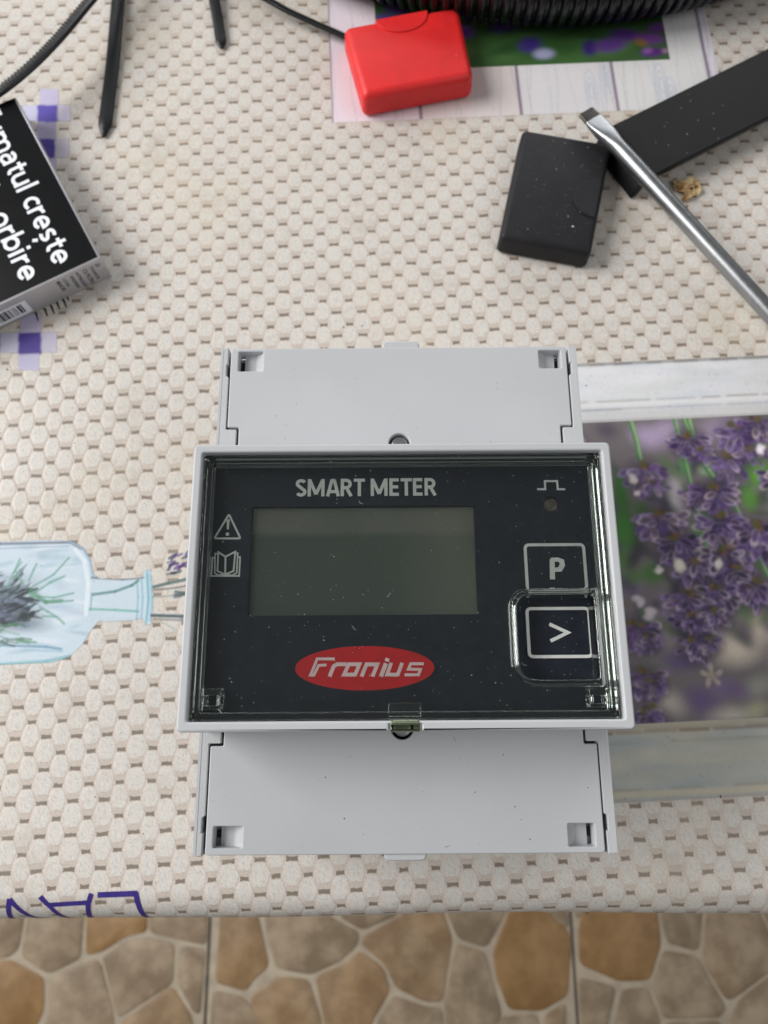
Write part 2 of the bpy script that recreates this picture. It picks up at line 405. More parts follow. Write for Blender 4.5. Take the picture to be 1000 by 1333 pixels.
for col in (-2, -1, 0, 1, 2):
    for row in (-1, 0, 1):
        x0 = SX0 + col * TW + 1.8; x1 = x0 + TW - 3.6; y0 = TY0 + row * TW + 1.8; y1 = y0 + TW - 3.6
        tl = box('tile', x0, x1, y0, y1, FZ - 3.9, FZ - 1.5, M_joint, fl, 0.8, 2)
        rr = random.Random(100 + col * 7 + row); seeds = []; oc = []; own = []
        if row == 0 and col in traced:
            for pl, o in traced[col]:
                P_ = [at2(x, y, FZ) for x, y in pl]; P_ = [(min(max(x, x0 + 2), x1 - 2), min(max(y, y0 + 2), y1 - 2)) for x, y in P_]
                c0_ = np.mean(np.array(P_), 0); P_ = [tuple(c0_ + (np.array(p_) - c0_) * 1.03) for p_ in P_]; own.append(P_); oc.append(o); seeds.append(tuple(np.mean(np.array(P_), 0)))
        named = len(seeds)
        tries = 0
        while tries < 500 and len(seeds) < 34:
            tries += 1
            p = (rr.uniform(x0, x1), rr.uniform(y0, y1))
            px_, py_ = pix((p[0], p[1], FZ))
            if named and -60 < px_ < 1060 and 1150 < py_ < 1400: continue
            if all(math.hypot(p[0] - q[0], p[1] - q[1]) > 70 for q in seeds): seeds.append(p)
        polys = voronoi(seeds, rect(x0 + 3, x1 - 3, y0 + 3, y1 - 3), 2.3)
        polys[:named] = own
        allv, allf = [], []
        for k, pl in enumerate(polys):
            if not pl: continue
            r = stone_mesh(pl)
            if not r: continue
            if k < named:
                st = mesh('stone', r[0], r[1], M_stone, tl, smooth=40); st.color = (oc[k], 0, 0, 1)
            else:
                o = len(allv); allv += r[0]; allf += [tuple(i + o for i in f) for f in r[1]]
        if allv:
            st = mesh('stones', allv, allf, M_stone, tl, smooth=40); st.color = (0.3, 0, 0, 1); st['kind'] = 'stuff'

# ------------------------------------------------------------------ table and tablecloth
EDGE_Y, ROLL = -62.6, 7.5          # start of the rolled front edge and its radius
TX0, TX1, TYB = -420.0, 480.0, 640.0
tb = thing('table', (30, 280, FZ), 'table standing under the patterned oilcloth, only its shape showing', 'table')
box('tabletop', TX0 + 4, TX1 - 4, EDGE_Y - ROLL + 4.2, TYB - 4, -30, -0.9, M_wood, tb, 4.0, 5)
for lx in (TX0 + 60, TX1 - 60):
    for ly in (EDGE_Y + 70, TYB - 60): box('leg', lx - 22, lx + 22, ly - 22, ly + 22, FZ, -30, M_wood, tb, 2)
def profile(s):
    """distance along the cloth from the roll's start -> (y, z, normal y, normal z)"""
    if s <= 0: return EDGE_Y - s, 0.0, 0.0, 1.0
    a = s / ROLL
    if a <= math.pi / 2: return EDGE_Y - ROLL * math.sin(a), -ROLL + ROLL * math.cos(a), -math.sin(a), math.cos(a)
    return EDGE_Y - ROLL, -ROLL - (s - ROLL * math.pi / 2), -1.0, 0.0
svals = [-(TYB - EDGE_Y)] + [-v for v in (500, 400, 300, 200, 150, 100, 60, 30, 10)] + [ROLL * math.pi / 2 * k / 14 for k in range(15)] + [ROLL * math.pi / 2 + v for v in (5, 20, 50, 90, 140, 190)]
xs = np.linspace(TX0, TX1, 91); vs, uv = [], []
for s in svals:
    for x in xs:
        y, z, ny, nz = profile(s)
        if s > 0:
            y += 0.35 * math.sin(x * 0.021 + 1.0) * min(1, s / 8) + 0.25 * math.sin(x * 0.057)*min(1, s / 8)
        if s > ROLL * 2: y -= (s - ROLL * 2) * 0.04 * (1 + math.sin(x * 0.03))
        vs.append((x, y, z)); uv.append((x, EDGE_Y - s))
nx = len(xs); fs = [(j * nx + i, (j + 1) * nx + i, (j + 1) * nx + i + 1, j * nx + i + 1) for j in range(len(svals) - 1) for i in range(nx - 1)]

# woven-basket print of the oilcloth
WROT = math.radians(2.4); WP, WQ = 7.33, 7.38
ax, ay = at2(237, 297.7)
m, nt, b = new_mat('basket_print_oilcloth')
uvn = nt.nodes.new('ShaderNodeUVMap'); uvn.uv_map = 'UVMap'
sx = nt.nodes.new('ShaderNodeSeparateXYZ'); nt.links.new(uvn.outputs[0], sx.inputs[0])
U, Vv = S(nt, sx.outputs[0]), S(nt, sx.outputs[1])
ca, sa = math.cos(WROT), math.sin(WROT)
def nz(scale, detail, rough=0.55): return noise(nt, scale, detail, rough, vec=uvn.outputs[0])
w1, w2 = nz(0.16, 2), nz(0.19, 2)
X = (U - ax) * ca + (Vv - ay) * sa + (w1 - 0.5) * 0.9
Y = (U - ax) * -sa + (Vv - ay) * ca + (w2 - 0.5) * 0.9
f1, f2 = nz(1.3, 2), nz(1.1, 2)
X = X + (f1 - 0.5) * 0.55; Y = Y + (f2 - 0.5) * 0.55
def lattice(shift, ha, hb):
    # shift 0: gap of the wide column lies at (0,0), so its cells are centred half a pitch up
    dx = (X / WP + shift).wrap() * WP; dy = (Y / WQ + (0.5 + shift)).wrap() * WQ
    def shape(x, y, a, c_, p):
        u, v = x.abs() / (a * WP), y.abs() / (c_ * WQ)
        return (u ** 2.2 + v ** p) * 0.5 + (v.max(u * 0.97 + v * 0.42) ** 3.0) * 0.5
    return shape(dx, dy, ha, hb, 4.0), shape(dx - 0.018 * WP, dy - 0.075 * WQ, ha * 0.84, hb * 0.80, 3.0), dy
sA, tA, yA = lattice(0.0, 0.345, 0.432); sB, tB, yB = lattice(0.5, 0.305, 0.432)
s_ = sA.min(sB); t_ = tA.min(tB); sel = sA._m('LESS_THAN', sB)
dyw = yA * sel + yB * (1.0 - sel)
streak = nz(2.2, 5, 0.7); fine = nz(9, 4, 0.7); big = nz(0.02, 4); mid = nz(0.11, 3)
cmb = nt.nodes.new('ShaderNodeCombineXYZ')
nt.links.new((X * 2.7 + Y * 1.3).k, cmb.inputs[0]); nt.links.new((Y * 0.6 - X * 0.3).k, cmb.inputs[1])
fib = noise(nt, 1.0, 5, 0.7, vec=cmb.outputs[0])
top = mixc(nt, streak.ramp(0.3, 0.7), lin(202, 197, 191), lin(222, 217, 210))
top = mixc(nt, fib.ramp(0.52, 0.62, 0, 0.6), top, lin(176, 170, 161))
top = mixc(nt, fib.ramp(0.44, 0.34, 0, 0.5), top, lin(236, 232, 226))
low = mixc(nt, streak.ramp(0.3, 0.7), lin(186, 174, 163), lin(209, 198, 188))
flank = mixc(nt, streak.ramp(0.3, 0.7), lin(202, 189, 179), lin(224, 213, 204))
side = mixc(nt, (dyw * (-1.0 / WQ)).ramp(0.22, 0.32), flank, low)
gap = mixc(nt, fine.ramp(0.3, 0.7), lin(104, 95, 85), lin(156, 145, 133))
c = mixc(nt, t_.ramp(0.86, 1.12), top, side)
edge = t_.ramp(0.85, 1.0) * t_.ramp(1.3, 1.02)
c = mixc(nt, edge * 0.3, c, lin(168, 154, 142))
c = mixc(nt, s_.ramp(0.97, 1.2), c, gap)
c = mixc(nt, big.ramp(0.48, 0.7, 0, 0.26), c, lin(214, 198, 168))
gr = nz(0.06, 6, 0.7)
c = mixc(nt, gr.ramp(0.52, 0.72, 0, 0.32), c, lin(170, 158, 142))
c = mixc(nt, mid.ramp(0.62, 0.8, 0, 0.14), c, lin(160, 146, 128))
nt.links.new(c.k, b.inputs['Base Color'])
rg = nz(0.3, 4).ramp(0.3, 0.7, 0.27, 0.42); nt.links.new(rg.k, b.inputs['Roughness'])
b.inputs['Specular IOR Level'].default_value = 0.4
bump(nt, b, t_.ramp(0.6, 1.35, 1.0, 0.0) + fine * 0.25 + nz(0.035, 3) * 8.0, 0.4, 0.00012)
M_cloth = m
me = bpy.data.meshes.new('tablecloth'); me.from_pydata(vs, [], fs); me.update()
ul = me.uv_layers.new(name='UVMap'); li = np.empty(len(me.loops), int); me.loops.foreach_get('vertex_index', li)
ul.data.foreach_set('uv', np.array(uv)[li].ravel().astype(np.float32))
cloth = link('tablecloth', me, M_cloth, None, (30, 280, 0), smooth=60)
tag(cloth, 'cream oilcloth printed with basket weave, a framed lavender photo and a blue bottle', 'tablecloth')

# ------------------------------------------------------------------ prints on the cloth (flat colour, painted in numbers)
class Canvas:
    def __init__(s, u0, u1, v0, v1, res, base, alpha=1.0):
        s.u = np.arange(u0, u1 + res, res); s.v = np.arange(v0, v1 + res, res); s.res = res
        s.U, s.V = np.meshgrid(s.u, s.v); s.c = np.empty(s.U.shape + (3,)); s.c[:] = base
        s.a = np.full(s.U.shape, float(alpha))
    def win(s, x0, x1, y0, y1):
        i0 = max(0, int((x0 - s.u[0]) / s.res)); i1 = min(len(s.u), int((x1 - s.u[0]) / s.res) + 2)
        j0 = max(0, int((y0 - s.v[0]) / s.res)); j1 = min(len(s.v), int((y1 - s.v[0]) / s.res) + 2)
        return (slice(j0, j1), slice(i0, i1)) if i1 > i0 and j1 > j0 else None
    def blend(s, w, m, col, setalpha):
        m = np.clip(m, 0, 1)[..., None]; s.c[w] = s.c[w] * (1 - m) + np.array(col) * m
        if setalpha: s.a[w] = np.maximum(s.a[w], m[..., 0])
    def ell(s, cx, cy, rx, ry, ang, col, op=1.0, soft=0.3, sa=False):
        R = max(rx, ry) * (1 + soft) + s.res; w = s.win(cx - R, cx + R, cy - R, cy + R)
        if w is None: return
        x, y = s.U[w] - cx, s.V[w] - cy; c, n = math.cos(ang), math.sin(ang)
        d = np.sqrt(((x * c + y * n) / rx) ** 2 + ((-x * n + y * c) / ry) ** 2)
        s.blend(w, op * np.clip((1 + soft / 2 - d) / soft, 0, 1), col, sa)
    def line(s, pts, wd, col, op=1.0, soft=0.25, sa=False):
        for k in range(len(pts) - 1):
            a, b_ = np.array(pts[k]), np.array(pts[k + 1])
            w0 = wd[k] if hasattr(wd, '__len__') else wd; w1 = wd[k + 1] if hasattr(wd, '__len__') else wd
            R = max(w0, w1) / 2 + soft + s.res
            w = s.win(min(a[0], b_[0]) - R, max(a[0], b_[0]) + R, min(a[1], b_[1]) - R, max(a[1], b_[1]) + R)
            if w is None: continue
            d = b_ - a; t = np.clip(((s.U[w] - a[0]) * d[0] + (s.V[w] - a[1]) * d[1]) / max(d @ d, 1e-9), 0, 1)
            dist = np.hypot(s.U[w] - a[0] - t * d[0], s.V[w] - a[1] - t * d[1])
            s.blend(w, op * np.clip((w0 + (w1 - w0) * t) / 2 / soft + 0.5 - dist / soft, 0, 1), col, sa)
    def poly(s, pts, col, op=1.0, sa=False):
        P = np.array(pts); w = s.win(P[:, 0].min(), P[:, 0].max(), P[:, 1].min(), P[:, 1].max())
        if w is None: return
        x, y = s.U[w], s.V[w]; ins = np.zeros(x.shape, bool)
        for k in range(len(P)):
            a, b_ = P[k], P[(k + 1) % len(P)]
            if a[1] == b_[1]: continue
            ins ^= ((a[1] > y) != (b_[1] > y)) & (x < (b_[0] - a[0]) * (y - a[1]) / (b_[1] - a[1]) + a[0])
        s.blend(w, op * ins.astype(float), col, sa)
    def blur(s, n=1):
        for _ in range(n):
            for axis in (0, 1): s.c = (np.roll(s.c, 1, axis) + 2 * s.c + np.roll(s.c, -1, axis)) / 4
    def grain(s, amp, scale=1):
        h, w = s.U.shape; g = nrs.rand(h // scale + 2, w // scale + 2)
        g = np.kron(g, np.ones((scale, scale)))[:h, :w]; s.c *= (1 + (g[..., None] - 0.5) * amp)
    def build(s, name, z, mat, parent):
        h, w = s.U.shape; me = bpy.data.meshes.new(name)
        c, n = math.cos(WROT), math.sin(WROT)
        co = np.stack([s.U * c - s.V * n, s.U * n + s.V * c, np.full(s.U.shape, z)], -1).reshape(-1, 3)
        idx = np.arange(h * w).reshape(h, w)
        q = np.stack([idx[:-1, :-1], idx[:-1, 1:], idx[1:, 1:], idx[1:, :-1]], -1).reshape(-1, 4)
        keep = s.a.reshape(-1)[q].max(1) > 0.004; q = q[keep]
        me.vertices.add(h * w); me.vertices.foreach_set('co', co.ravel().astype(np.float32))
        me.loops.add(q.size); me.loops.foreach_set('vertex_index', q.ravel().astype(np.int32))
        me.polygons.add(len(q)); me.polygons.foreach_set('loop_start', np.arange(0, q.size, 4, dtype=np.int32))
        me.update(calc_edges=True)
        ca_ = me.color_attributes.new('Col', 'FLOAT_COLOR', 'POINT')
        rgba = np.concatenate([np.clip(s.c, 0, 1), s.a[..., None]], -1).astype(np.float32)
        ca_.data.foreach_set('color', rgba.ravel())
        if not keep.all():
            bm = bmesh.new(); bm.from_mesh(me)
            bmesh.ops.delete(bm, geom=[v for v in bm.verts if not v.link_faces], context='VERTS'); bm.to_mesh(me); bm.free()
        return link(name, me, mat, parent)
def cl(p):
    c, n = math.cos(WROT), math.sin(WROT); return (p[0] * c + p[1] * n, -p[0] * n + p[1] * c)
def PX(x, y): return cl(at2(x, y))
m, nt, b = new_mat('printed_colours')
a_ = nt.nodes.new('ShaderNodeVertexColor'); a_.layer_name = 'Col'
nt.links.new(a_.outputs['Color'], b.inputs['Base Color']); nt.links.new(a_.outputs['Alpha'], b.inputs['Alpha'])
r_ = noise(nt, 60, 4).ramp(0.3, 0.7, 0.34, 0.5); nt.links.new(r_.k, b.inputs['Roughness'])
b.inputs['Specular IOR Level'].default_value = 0.4
bump(nt, b, noise(nt, 700, 3), 0.2, 0.0001); M_sheet = m

# -- lavender photo in its printed white window frame
def lavender():
    u0 = PX(690, 520)[0]; u1 = u0 + 112
    vt = PX(880, 468)[1]; vb = PX(900, 1040)[1]
    cv = Canvas(u0, u1, vb, vt, 0.27, lin(216, 217, 220))
    pu0 = u0 + 6.5; pu1 = u1 - 14; pvt = PX(900, 544)[1]; pvb = PX(915, 938)[1]
    # bars of the frame: pale blue-white above, weathered sage below
    h = cv.V
    t = np.clip((pvb - cv.V) / (pvb - vb), 0, 1)[..., None]
    low = np.array(lin(196, 192, 178)) * (1 - t) + np.array(lin(176, 182, 180)) * t
    msk = (cv.V < pvb + 1)[..., None]; cv.c = np.where(msk, low, cv.c)
    for k in range(70):
        x = nrs.uniform(u0, u1); y = nrs.uniform(pvt, vt)
        cv.ell(x, y, nrs.uniform(2, 8), nrs.uniform(0.6, 2), 0, lin(*[(198, 204, 214), (226, 224, 228), (206, 208, 206)][k % 3]), .5, 1.2)
        y = nrs.uniform(vb, pvb)
        cv.ell(x, y, nrs.uniform(2, 9), nrs.uniform(0.5, 1.8), 0, lin(*[(160, 172, 176), (204, 200, 186), (182, 180, 166)][k % 3]), .45, 1.2)
    def hl(v, w, col, op, frag=0):
        if not frag: cv.line([(u0, v), (u1, v)], w, col, op, 0.35); return
        x = u0
        while x < u1:
            l = nrs.uniform(3, 16); cv.line([(x, v + nrs.uniform(-.08, .08)), (x + l, v)], w, col, op * nrs.uniform(.5, 1), 0.35); x += l + nrs.uniform(0, frag)
    H = vt - pvt
    hl(vt - 0.4, 1.0, lin(138, 134, 130), .8); hl(vt - 0.5, 0.9, lin(96, 92, 88), .6, 5)
    hl(vt - H * .66, 0.5, lin(150, 138, 130), .8, 3); hl(vt - H * .72, 1.1, lin(228, 226, 226), .7)
    hl(vt - H * .80, 0.5, lin(146, 140, 136), .8, 2); hl(vt - H * .90, 2.0, lin(206, 204, 204), .8); hl(vt - H * .985, 0.6, lin(170, 166, 164), .8)
    hl(pvb - 0.9, 1.6, lin(182, 172, 152), .8); hl(pvb - 2.0, 0.5, lin(110, 66, 36), .85, 2.5); hl(pvb - 1.4, 0.35, lin(120, 104, 82), .7, 4)
    hl(pvb - 4.4, 0.35, lin(140, 120, 92), .5, 14); hl(vb + 1.6, 1.4, lin(206, 196, 172), .8); hl(vb + 2.6, 0.3, lin(150, 130, 96), .6, 8); hl(vb + 0.3, .6, lin(170, 160, 146), .7, 3)
    for k in range(160):
        y = nrs.choice([nrs.uniform(pvt, vt), nrs.uniform(vb, pvb)]); cv.ell(nrs.uniform(u0, u1), y, .16, .14, 0, lin(96, 86, 74), nrs.uniform(.3, .9), .6)
    # the photo
    ph = Canvas(pu0, pu1, pvb, pvt, 0.27, lin(96, 90, 92))
    G, D, L_, B_ = lin(58, 104, 40), lin(34, 66, 30), lin(150, 134, 160), lin(184, 172, 158)
    for (x, y, rx, ry, c, o) in [(815, 680, 10, 20, D, .9), (808, 730, 10, 14, G, .8), (850, 745, 8, 9, G, .6), (990, 615, 9, 12, lin(84, 150, 30), 1), (975, 650, 6, 9, lin(70,128,36), .9),
                                 (920, 690, 9, 8, G, .9), (905, 705, 5, 6, lin(60,120,40), .9), (845, 570, 14, 10, L_, .9), (865, 560, 12, 8, L_, .8), (790, 560, 10, 8, lin(70, 62, 74), .9),
                                 (940, 560, 18, 12, L_, .6), (880, 640, 8, 16, lin(150, 142, 150), .8), (950, 640, 16, 12, lin(110, 96, 130), .6), (985, 580, 10, 8, lin(120,140,90), .5),
                                 (960, 845, 18, 12, B_, 1), (990, 815, 14, 12, B_, .9), (930, 820, 10, 9, lin(150, 136, 150), .8), (870, 830, 12, 8, lin(120, 110, 116), .8),
                                 (850, 870, 14, 9, lin(96, 96, 92), .9), (885, 862, 13, 7, lin(82, 66, 104), .9), (870, 915, 13, 9, lin(160, 152, 144), .9), (915, 912, 13, 10, lin(84, 66, 106), .95),
                                 (940, 895, 9, 8, lin(100, 82, 120), .8), (955, 935, 16, 8, lin(168, 160, 150), .9), (985, 895, 14, 7, lin(130, 130, 120), .9), (962, 900, 9, 7, lin(92, 72, 110), .8),
                                 (985, 925, 10, 6, lin(150, 150, 120), .8), (845, 930, 9, 6, lin(130, 124, 124), .8), (820, 760, 9, 10, lin(110, 96, 126), .8), (860, 790, 9, 9, lin(120, 104, 136), .8),
                                 (1040, 620, 20, 18, lin(90, 120, 60), .9), (1050, 720, 20, 20, lin(90, 76, 110), .9), (1060, 860, 26, 20, B_, .8), (1100, 560, 24, 16, L_, .8), (740, 640, 14, 20, D, .9), (745, 800, 14, 20, L_, .7), (1120,700,20,20,G,.7)]:
        p = PX(x, y); ph.ell(p[0], p[1], rx * .25 * 1.15, ry * .25 * 1.15, nrs.uniform(-.5, .5), c, o, 1.3)
    for k in range(120):
        p = PX(nrs.uniform(800, 1010), nrs.uniform(600, 830)); ph.ell(p[0], p[1], nrs.uniform(1, 4), nrs.uniform(.6, 2), nrs.uniform(0, 3), lin(*[(44, 64, 36), (60, 52, 74), (40, 36, 44), (92, 88, 84), (70, 100, 50)][k % 5]), .7, 1.0)
    ph.blur(4)
    for (x, y, rx, ry, c) in [(808, 640, 6, 18, (44, 92, 34)), (812, 690, 8, 16, (52, 104, 40)), (835, 665, 7, 9, (58, 88, 44)), (918, 690, 8, 9, (64, 128, 44)), (988, 615, 10, 13, (88, 138, 44)), (975, 648, 6, 10, (74, 120, 46)), (850, 748, 8, 7, (60, 96, 48)), (892, 606, 5, 9, (80, 124, 76)), (918, 612, 6, 5, (120, 140, 110)), (880, 645, 6, 13, (152, 146, 150)), (940, 655, 6, 6, (96, 120, 84))]:
        p = PX(x, y); ph.ell(p[0], p[1], rx * .3, ry * .3, 0, lin(*c), .9, 1.0)
    ph.blur(3)
    def stem(pts, w, c1, c2):
        q = [PX(*p) for p in pts]; ph.line(q, w, c1, .9, .5); ph.line([(p[0] + w * .2, p[1]) for p in q], w * .35, c2, .7, .4)
    sg, sl = lin(62, 104, 62), lin(150, 176, 130)
    for st, w in (([(820, 545), (828, 572), (834, 600)], 1.4), ([(878, 545), (888, 585), (906, 655), (920, 712)], 1.1), ([(896, 545), (906, 580), (922, 612), (928, 620)], 1.6), ([(958, 660), (972, 690), (988, 725), (1000, 750)], 1.3), ([(890, 545), (900, 570)], 1.1), ([(935, 790), (928, 830)], .8), ([(1000, 560), (1040, 640)], 1.2)):
        stem(st, w, sg, sl)
    def head(x, y, r, n, sharp=1.0, dark=1.0, dirn=-90, spread=210):
        cx, cy = PX(x, y); r = r * .25
        ph.ell(cx, cy - r * .35, r * .95, r * .85, 0, lin(40, 30, 58), .8 * sharp, .9)
        for k in range(int(n * 1.7)):
            a = math.radians(dirn + nrs.uniform(-spread / 2, spread / 2)); rad = r * nrs.uniform(.25, 1.1)
            px_, py_ = cx + math.cos(a) * rad, cy + math.sin(a) * rad * .95; a += nrs.uniform(-.4, .4)
            L, W = r * nrs.uniform(.2, .38), r * nrs.uniform(.1, .17)
            rim = lin(*[(150, 128, 172), (188, 172, 196), (112, 86, 142), (196, 178, 186), (128, 104, 152)][nrs.randint(5)])
            ph.ell(px_ + math.cos(a) * L * .12, py_ + math.sin(a) * L * .12, L * 1.06, W * 1.15, a, rim, nrs.uniform(.35, .9) * sharp, .5)
            ph.ell(px_ - math.cos(a) * L * .1, py_ - math.sin(a) * L * .1, L * .95, W * .98, a, [c * dark for c in lin(*[(36, 26, 54), (46, 33, 68), (26, 20, 38), (70, 50, 94), (52, 36, 58)][nrs.randint(5)])], .95 * sharp, .6)
            if nrs.rand() < .22: ph.ell(px_ + math.cos(a) * L * .3, py_ + math.sin(a) * L * .3, L * .3, W * .35, a, lin(134, 106, 164), .6, .8)
        for k in range(5): ph.ell(cx + nrs.uniform(-.3, .3) * r, cy + nrs.uniform(.1, .4) * r, r * .16, r * .12, nrs.uniform(0, 3), lin(*[(92, 68, 34), (72, 70, 34), (54, 40, 26)][k % 3]), .8 * sharp, .6)
    for hd in [(838, 612, 24, 14, .8), (848, 632, 20, 10, .55), (898, 572, 22, 16, .95), (912, 588, 16, 10, .9), (960, 560, 26, 20, .9), (985, 552, 20, 14, .9), (950, 600, 22, 16, .8), (978, 588, 18, 12, .8), (905, 640, 18, 12, .9), 
               (930, 640, 24, 18, .95), (858, 675, 26, 20, .85), (880, 705, 24, 18, 1), (940, 680, 26, 22, 1), (985, 692, 28, 24, 1), (905, 735, 24, 20, .95), 
               (945, 722, 24, 20, 1), (960, 745, 22, 18, 1), (985, 765, 24, 18, 1), (935, 770, 22, 18, 1), (895, 778, 22, 16, .95), (905, 808, 22, 18, 1), (930, 800, 18, 14, .95), (905, 838, 20, 14, 1), (925, 835, 14, 8, .8),
               (828, 818, 24, 18, .95), (845, 832, 14, 8, .9), (838, 880, 22, 18, .95), (850, 890, 16, 10, .9), (845, 930, 22, 16, .95), (1020, 620, 26, 20, 1), (1030, 700, 30, 22, 1), (1060, 640, 26, 18, .9), (1080, 760, 30, 20, .9), (760, 700, 26, 18, .8), (770, 840, 26, 18, .8), (1080, 880, 26, 12, .7), (1120, 600, 26, 18, .9), (735, 570, 24, 14, .7), (790,900,24,14,.8)]:
        head(hd[0], hd[1], hd[2] * .9, hd[3], hd[4])
    # pale petals and a pale floret
    for (x, y, r, c) in [q for q in [(887, 737, 8, (196, 190, 176)), (935, 735, 6, (190, 184, 180)), (858, 742, 5, (186, 178, 176)), (832, 782, 7, (168, 158, 168)), (848, 800, 8, (170, 160, 166)), (822, 626, 7, (172, 164, 160)), (830, 642, 4, (190, 176, 182)), (990, 585, 6, (216, 206, 216))] for _ in range(4)]:
        p = PX(x + nrs.uniform(-.5, .5) * r, y + nrs.uniform(-.5, .5) * r); ph.ell(p[0], p[1], r * .17, r * .11, nrs.uniform(0, 3), lin(*c), .7, .8)
    c0 = PX(927, 880)
    for k in range(5):
        a = 2 * math.pi * k / 5 + .3; ph.ell(c0[0] + 1.9 * math.cos(a), c0[1] + 1.9 * math.sin(a), 1.1 + .3 * math.sin(k * 3), .6, a + .3 * math.cos(k * 2), lin(160, 148, 138), .75, .7)
    ph.ell(c0[0], c0[1], 1.0, 1.0, 0, lin(146, 134, 122), .8, .7)
    for k in range(3): ph.ell(c0[0] + nrs.uniform(-1, 1), c0[1] + nrs.uniform(-1, 1), .35, .25, 0, lin(90, 76, 70), .7, .6)
    ph.blur(1); ph.c = np.clip(ph.c * 1.5 + .003, 0, 1); ph.grain(.12); cv.grain(.06, 2); cv.blur(1)
    w = cv.win(pu0, pu1, pvb, pvt)
    jj = np.clip(((cv.V[w] - pvb) / .27).round().astype(int), 0, ph.c.shape[0] - 1); ii = np.clip(((cv.U[w] - pu0) / .27).round().astype(int), 0, ph.c.shape[1] - 1)
    ok = (cv.U[w] > pu0) & (cv.U[w] < pu1) & (cv.V[w] > pvb) & (cv.V[w] < pvt)
    cv.c[w] = np.where(ok[..., None], ph.c[jj, ii], cv.c[w])
    return cv.build('lavender_photo_print', 0.05, M_sheet, cloth)
lavender()

# -- pale planks with a flower picture, at the far side
def planks():
    u0, v0 = PX(432, 160); u1 = PX(927, 60)[0]; v1 = v0 + 62
    cv = Canvas(u0, u1, v0, v1, 0.4, lin(224, 220, 222))
    edges = [PX(x, y)[0] for x, y in ((548, 150), (678, 140), (803, 130), (915, 60))]
    cuts = [u0] + edges + [u1]
    for k in range(len(cuts) - 1):
        tint = [(228, 216, 224), (222, 212, 210), (222, 218, 220), (224, 222, 222), (230, 222, 230)][k]
        cv.poly([(cuts[k], v0), (cuts[k + 1], v0), (cuts[k + 1], v1), (cuts[k], v1)], lin(*tint))
        for j in range(10):
            x = nrs.uniform(cuts[k], cuts[k + 1]); ph_ = nrs.uniform(0, 6); pts = [(x + .8 * math.sin(ph_ + t * .16), v0 + t) for t in np.linspace(0, 62, 20)]
            cv.line(pts, .35, lin(*[(176, 190, 206), (196, 198, 204), (186, 178, 184)][j % 3]), nrs.uniform(.2, .55), .5)
    for (x, y) in ((770, 120), (862, 112), (790, 105), (876, 130)):
        p = PX(x, y)
        for r in (1.2, 2.2, 3.3): cv.line([(p[0] + r * .55 * math.cos(t), p[1] + r * 2.6 * math.sin(t)) for t in np.linspace(-1.2, 4.2, 16)], .35, lin(168, 184, 206), .45, .5)
    for e in edges: cv.line([(e, v0), (e, v1)], .9, lin(118, 92, 118), .9, .5)
    a, c_ = PX(489, 20), PX(873, 78); pu0, pv0, pu1 = a[0], c_[1], c_[0]; pv1 = pv0 + 48
    ph = Canvas(pu0, pu1, pv0, pv1, 0.4, lin(62, 96, 52))
    for k in range(60): ph.ell(nrs.uniform(pu0, pu1), nrs.uniform(pv0, pv1), nrs.uniform(3, 9), nrs.uniform(1, 3), nrs.uniform(-.6, .6), lin(*[(48, 84, 42), (92, 128, 74), (70, 110, 60), (38, 70, 36)][k % 4]), .6, 1.2)
    for (x, y, rx, ry, c) in [(520, 10, 16, 10, (92, 72, 150)), (500, 25, 10, 8, (86, 66, 140)), (690, 58, 14, 10, (66, 44, 130)), (708, 70, 12, 7, (170, 170, 206)), (768, 62, 9, 11, (62, 38, 120)), (795, 58, 20, 10, (104, 64, 150)), (815, 45, 18, 8, (94, 54, 140)), (845, 50, 18, 8, (120, 66, 146)), (858, 35, 14, 6, (110, 60, 140)), (850, 68, 14, 6, (92, 40, 130)), (843, 66, 6, 4, (150, 96, 176)), (834, 55, 8, 5, (140, 110, 60)), (866, 66, 4, 3, (176, 130, 170)), (600, 40, 16, 10, (110, 60, 150)), (660, 30, 20, 10, (96, 60, 150)), (740, 25, 20, 10, (90, 56, 146))]:
        p = PX(x, y); ph.ell(p[0], p[1], rx * .26, ry * .28, nrs.uniform(-.4, .4), lin(*c), .95, .8)
    ph.blur(2); ph.grain(.06)
    w = cv.win(pu0, pu1, pv0, pv1)
    jj = np.clip(((cv.V[w] - pv0) / .4).round().astype(int), 0, ph.c.shape[0] - 1); ii = np.clip(((cv.U[w] - pu0) / .4).round().astype(int), 0, ph.c.shape[1] - 1)
    ok = (cv.U[w] > pu0) & (cv.U[w] < pu1) & (cv.V[w] > pv0) & (cv.V[w] < pv1)
    cv.c[w] = np.where(ok[..., None], ph.c[jj, ii], cv.c[w]); cv.line([(u0 + .3, v0), (u0 + .3, v1)], .6, lin(130, 118, 122), .8, .4)
    cv.grain(.05); return cv.build('plank_print', 0.05, M_sheet, cloth)
planks()

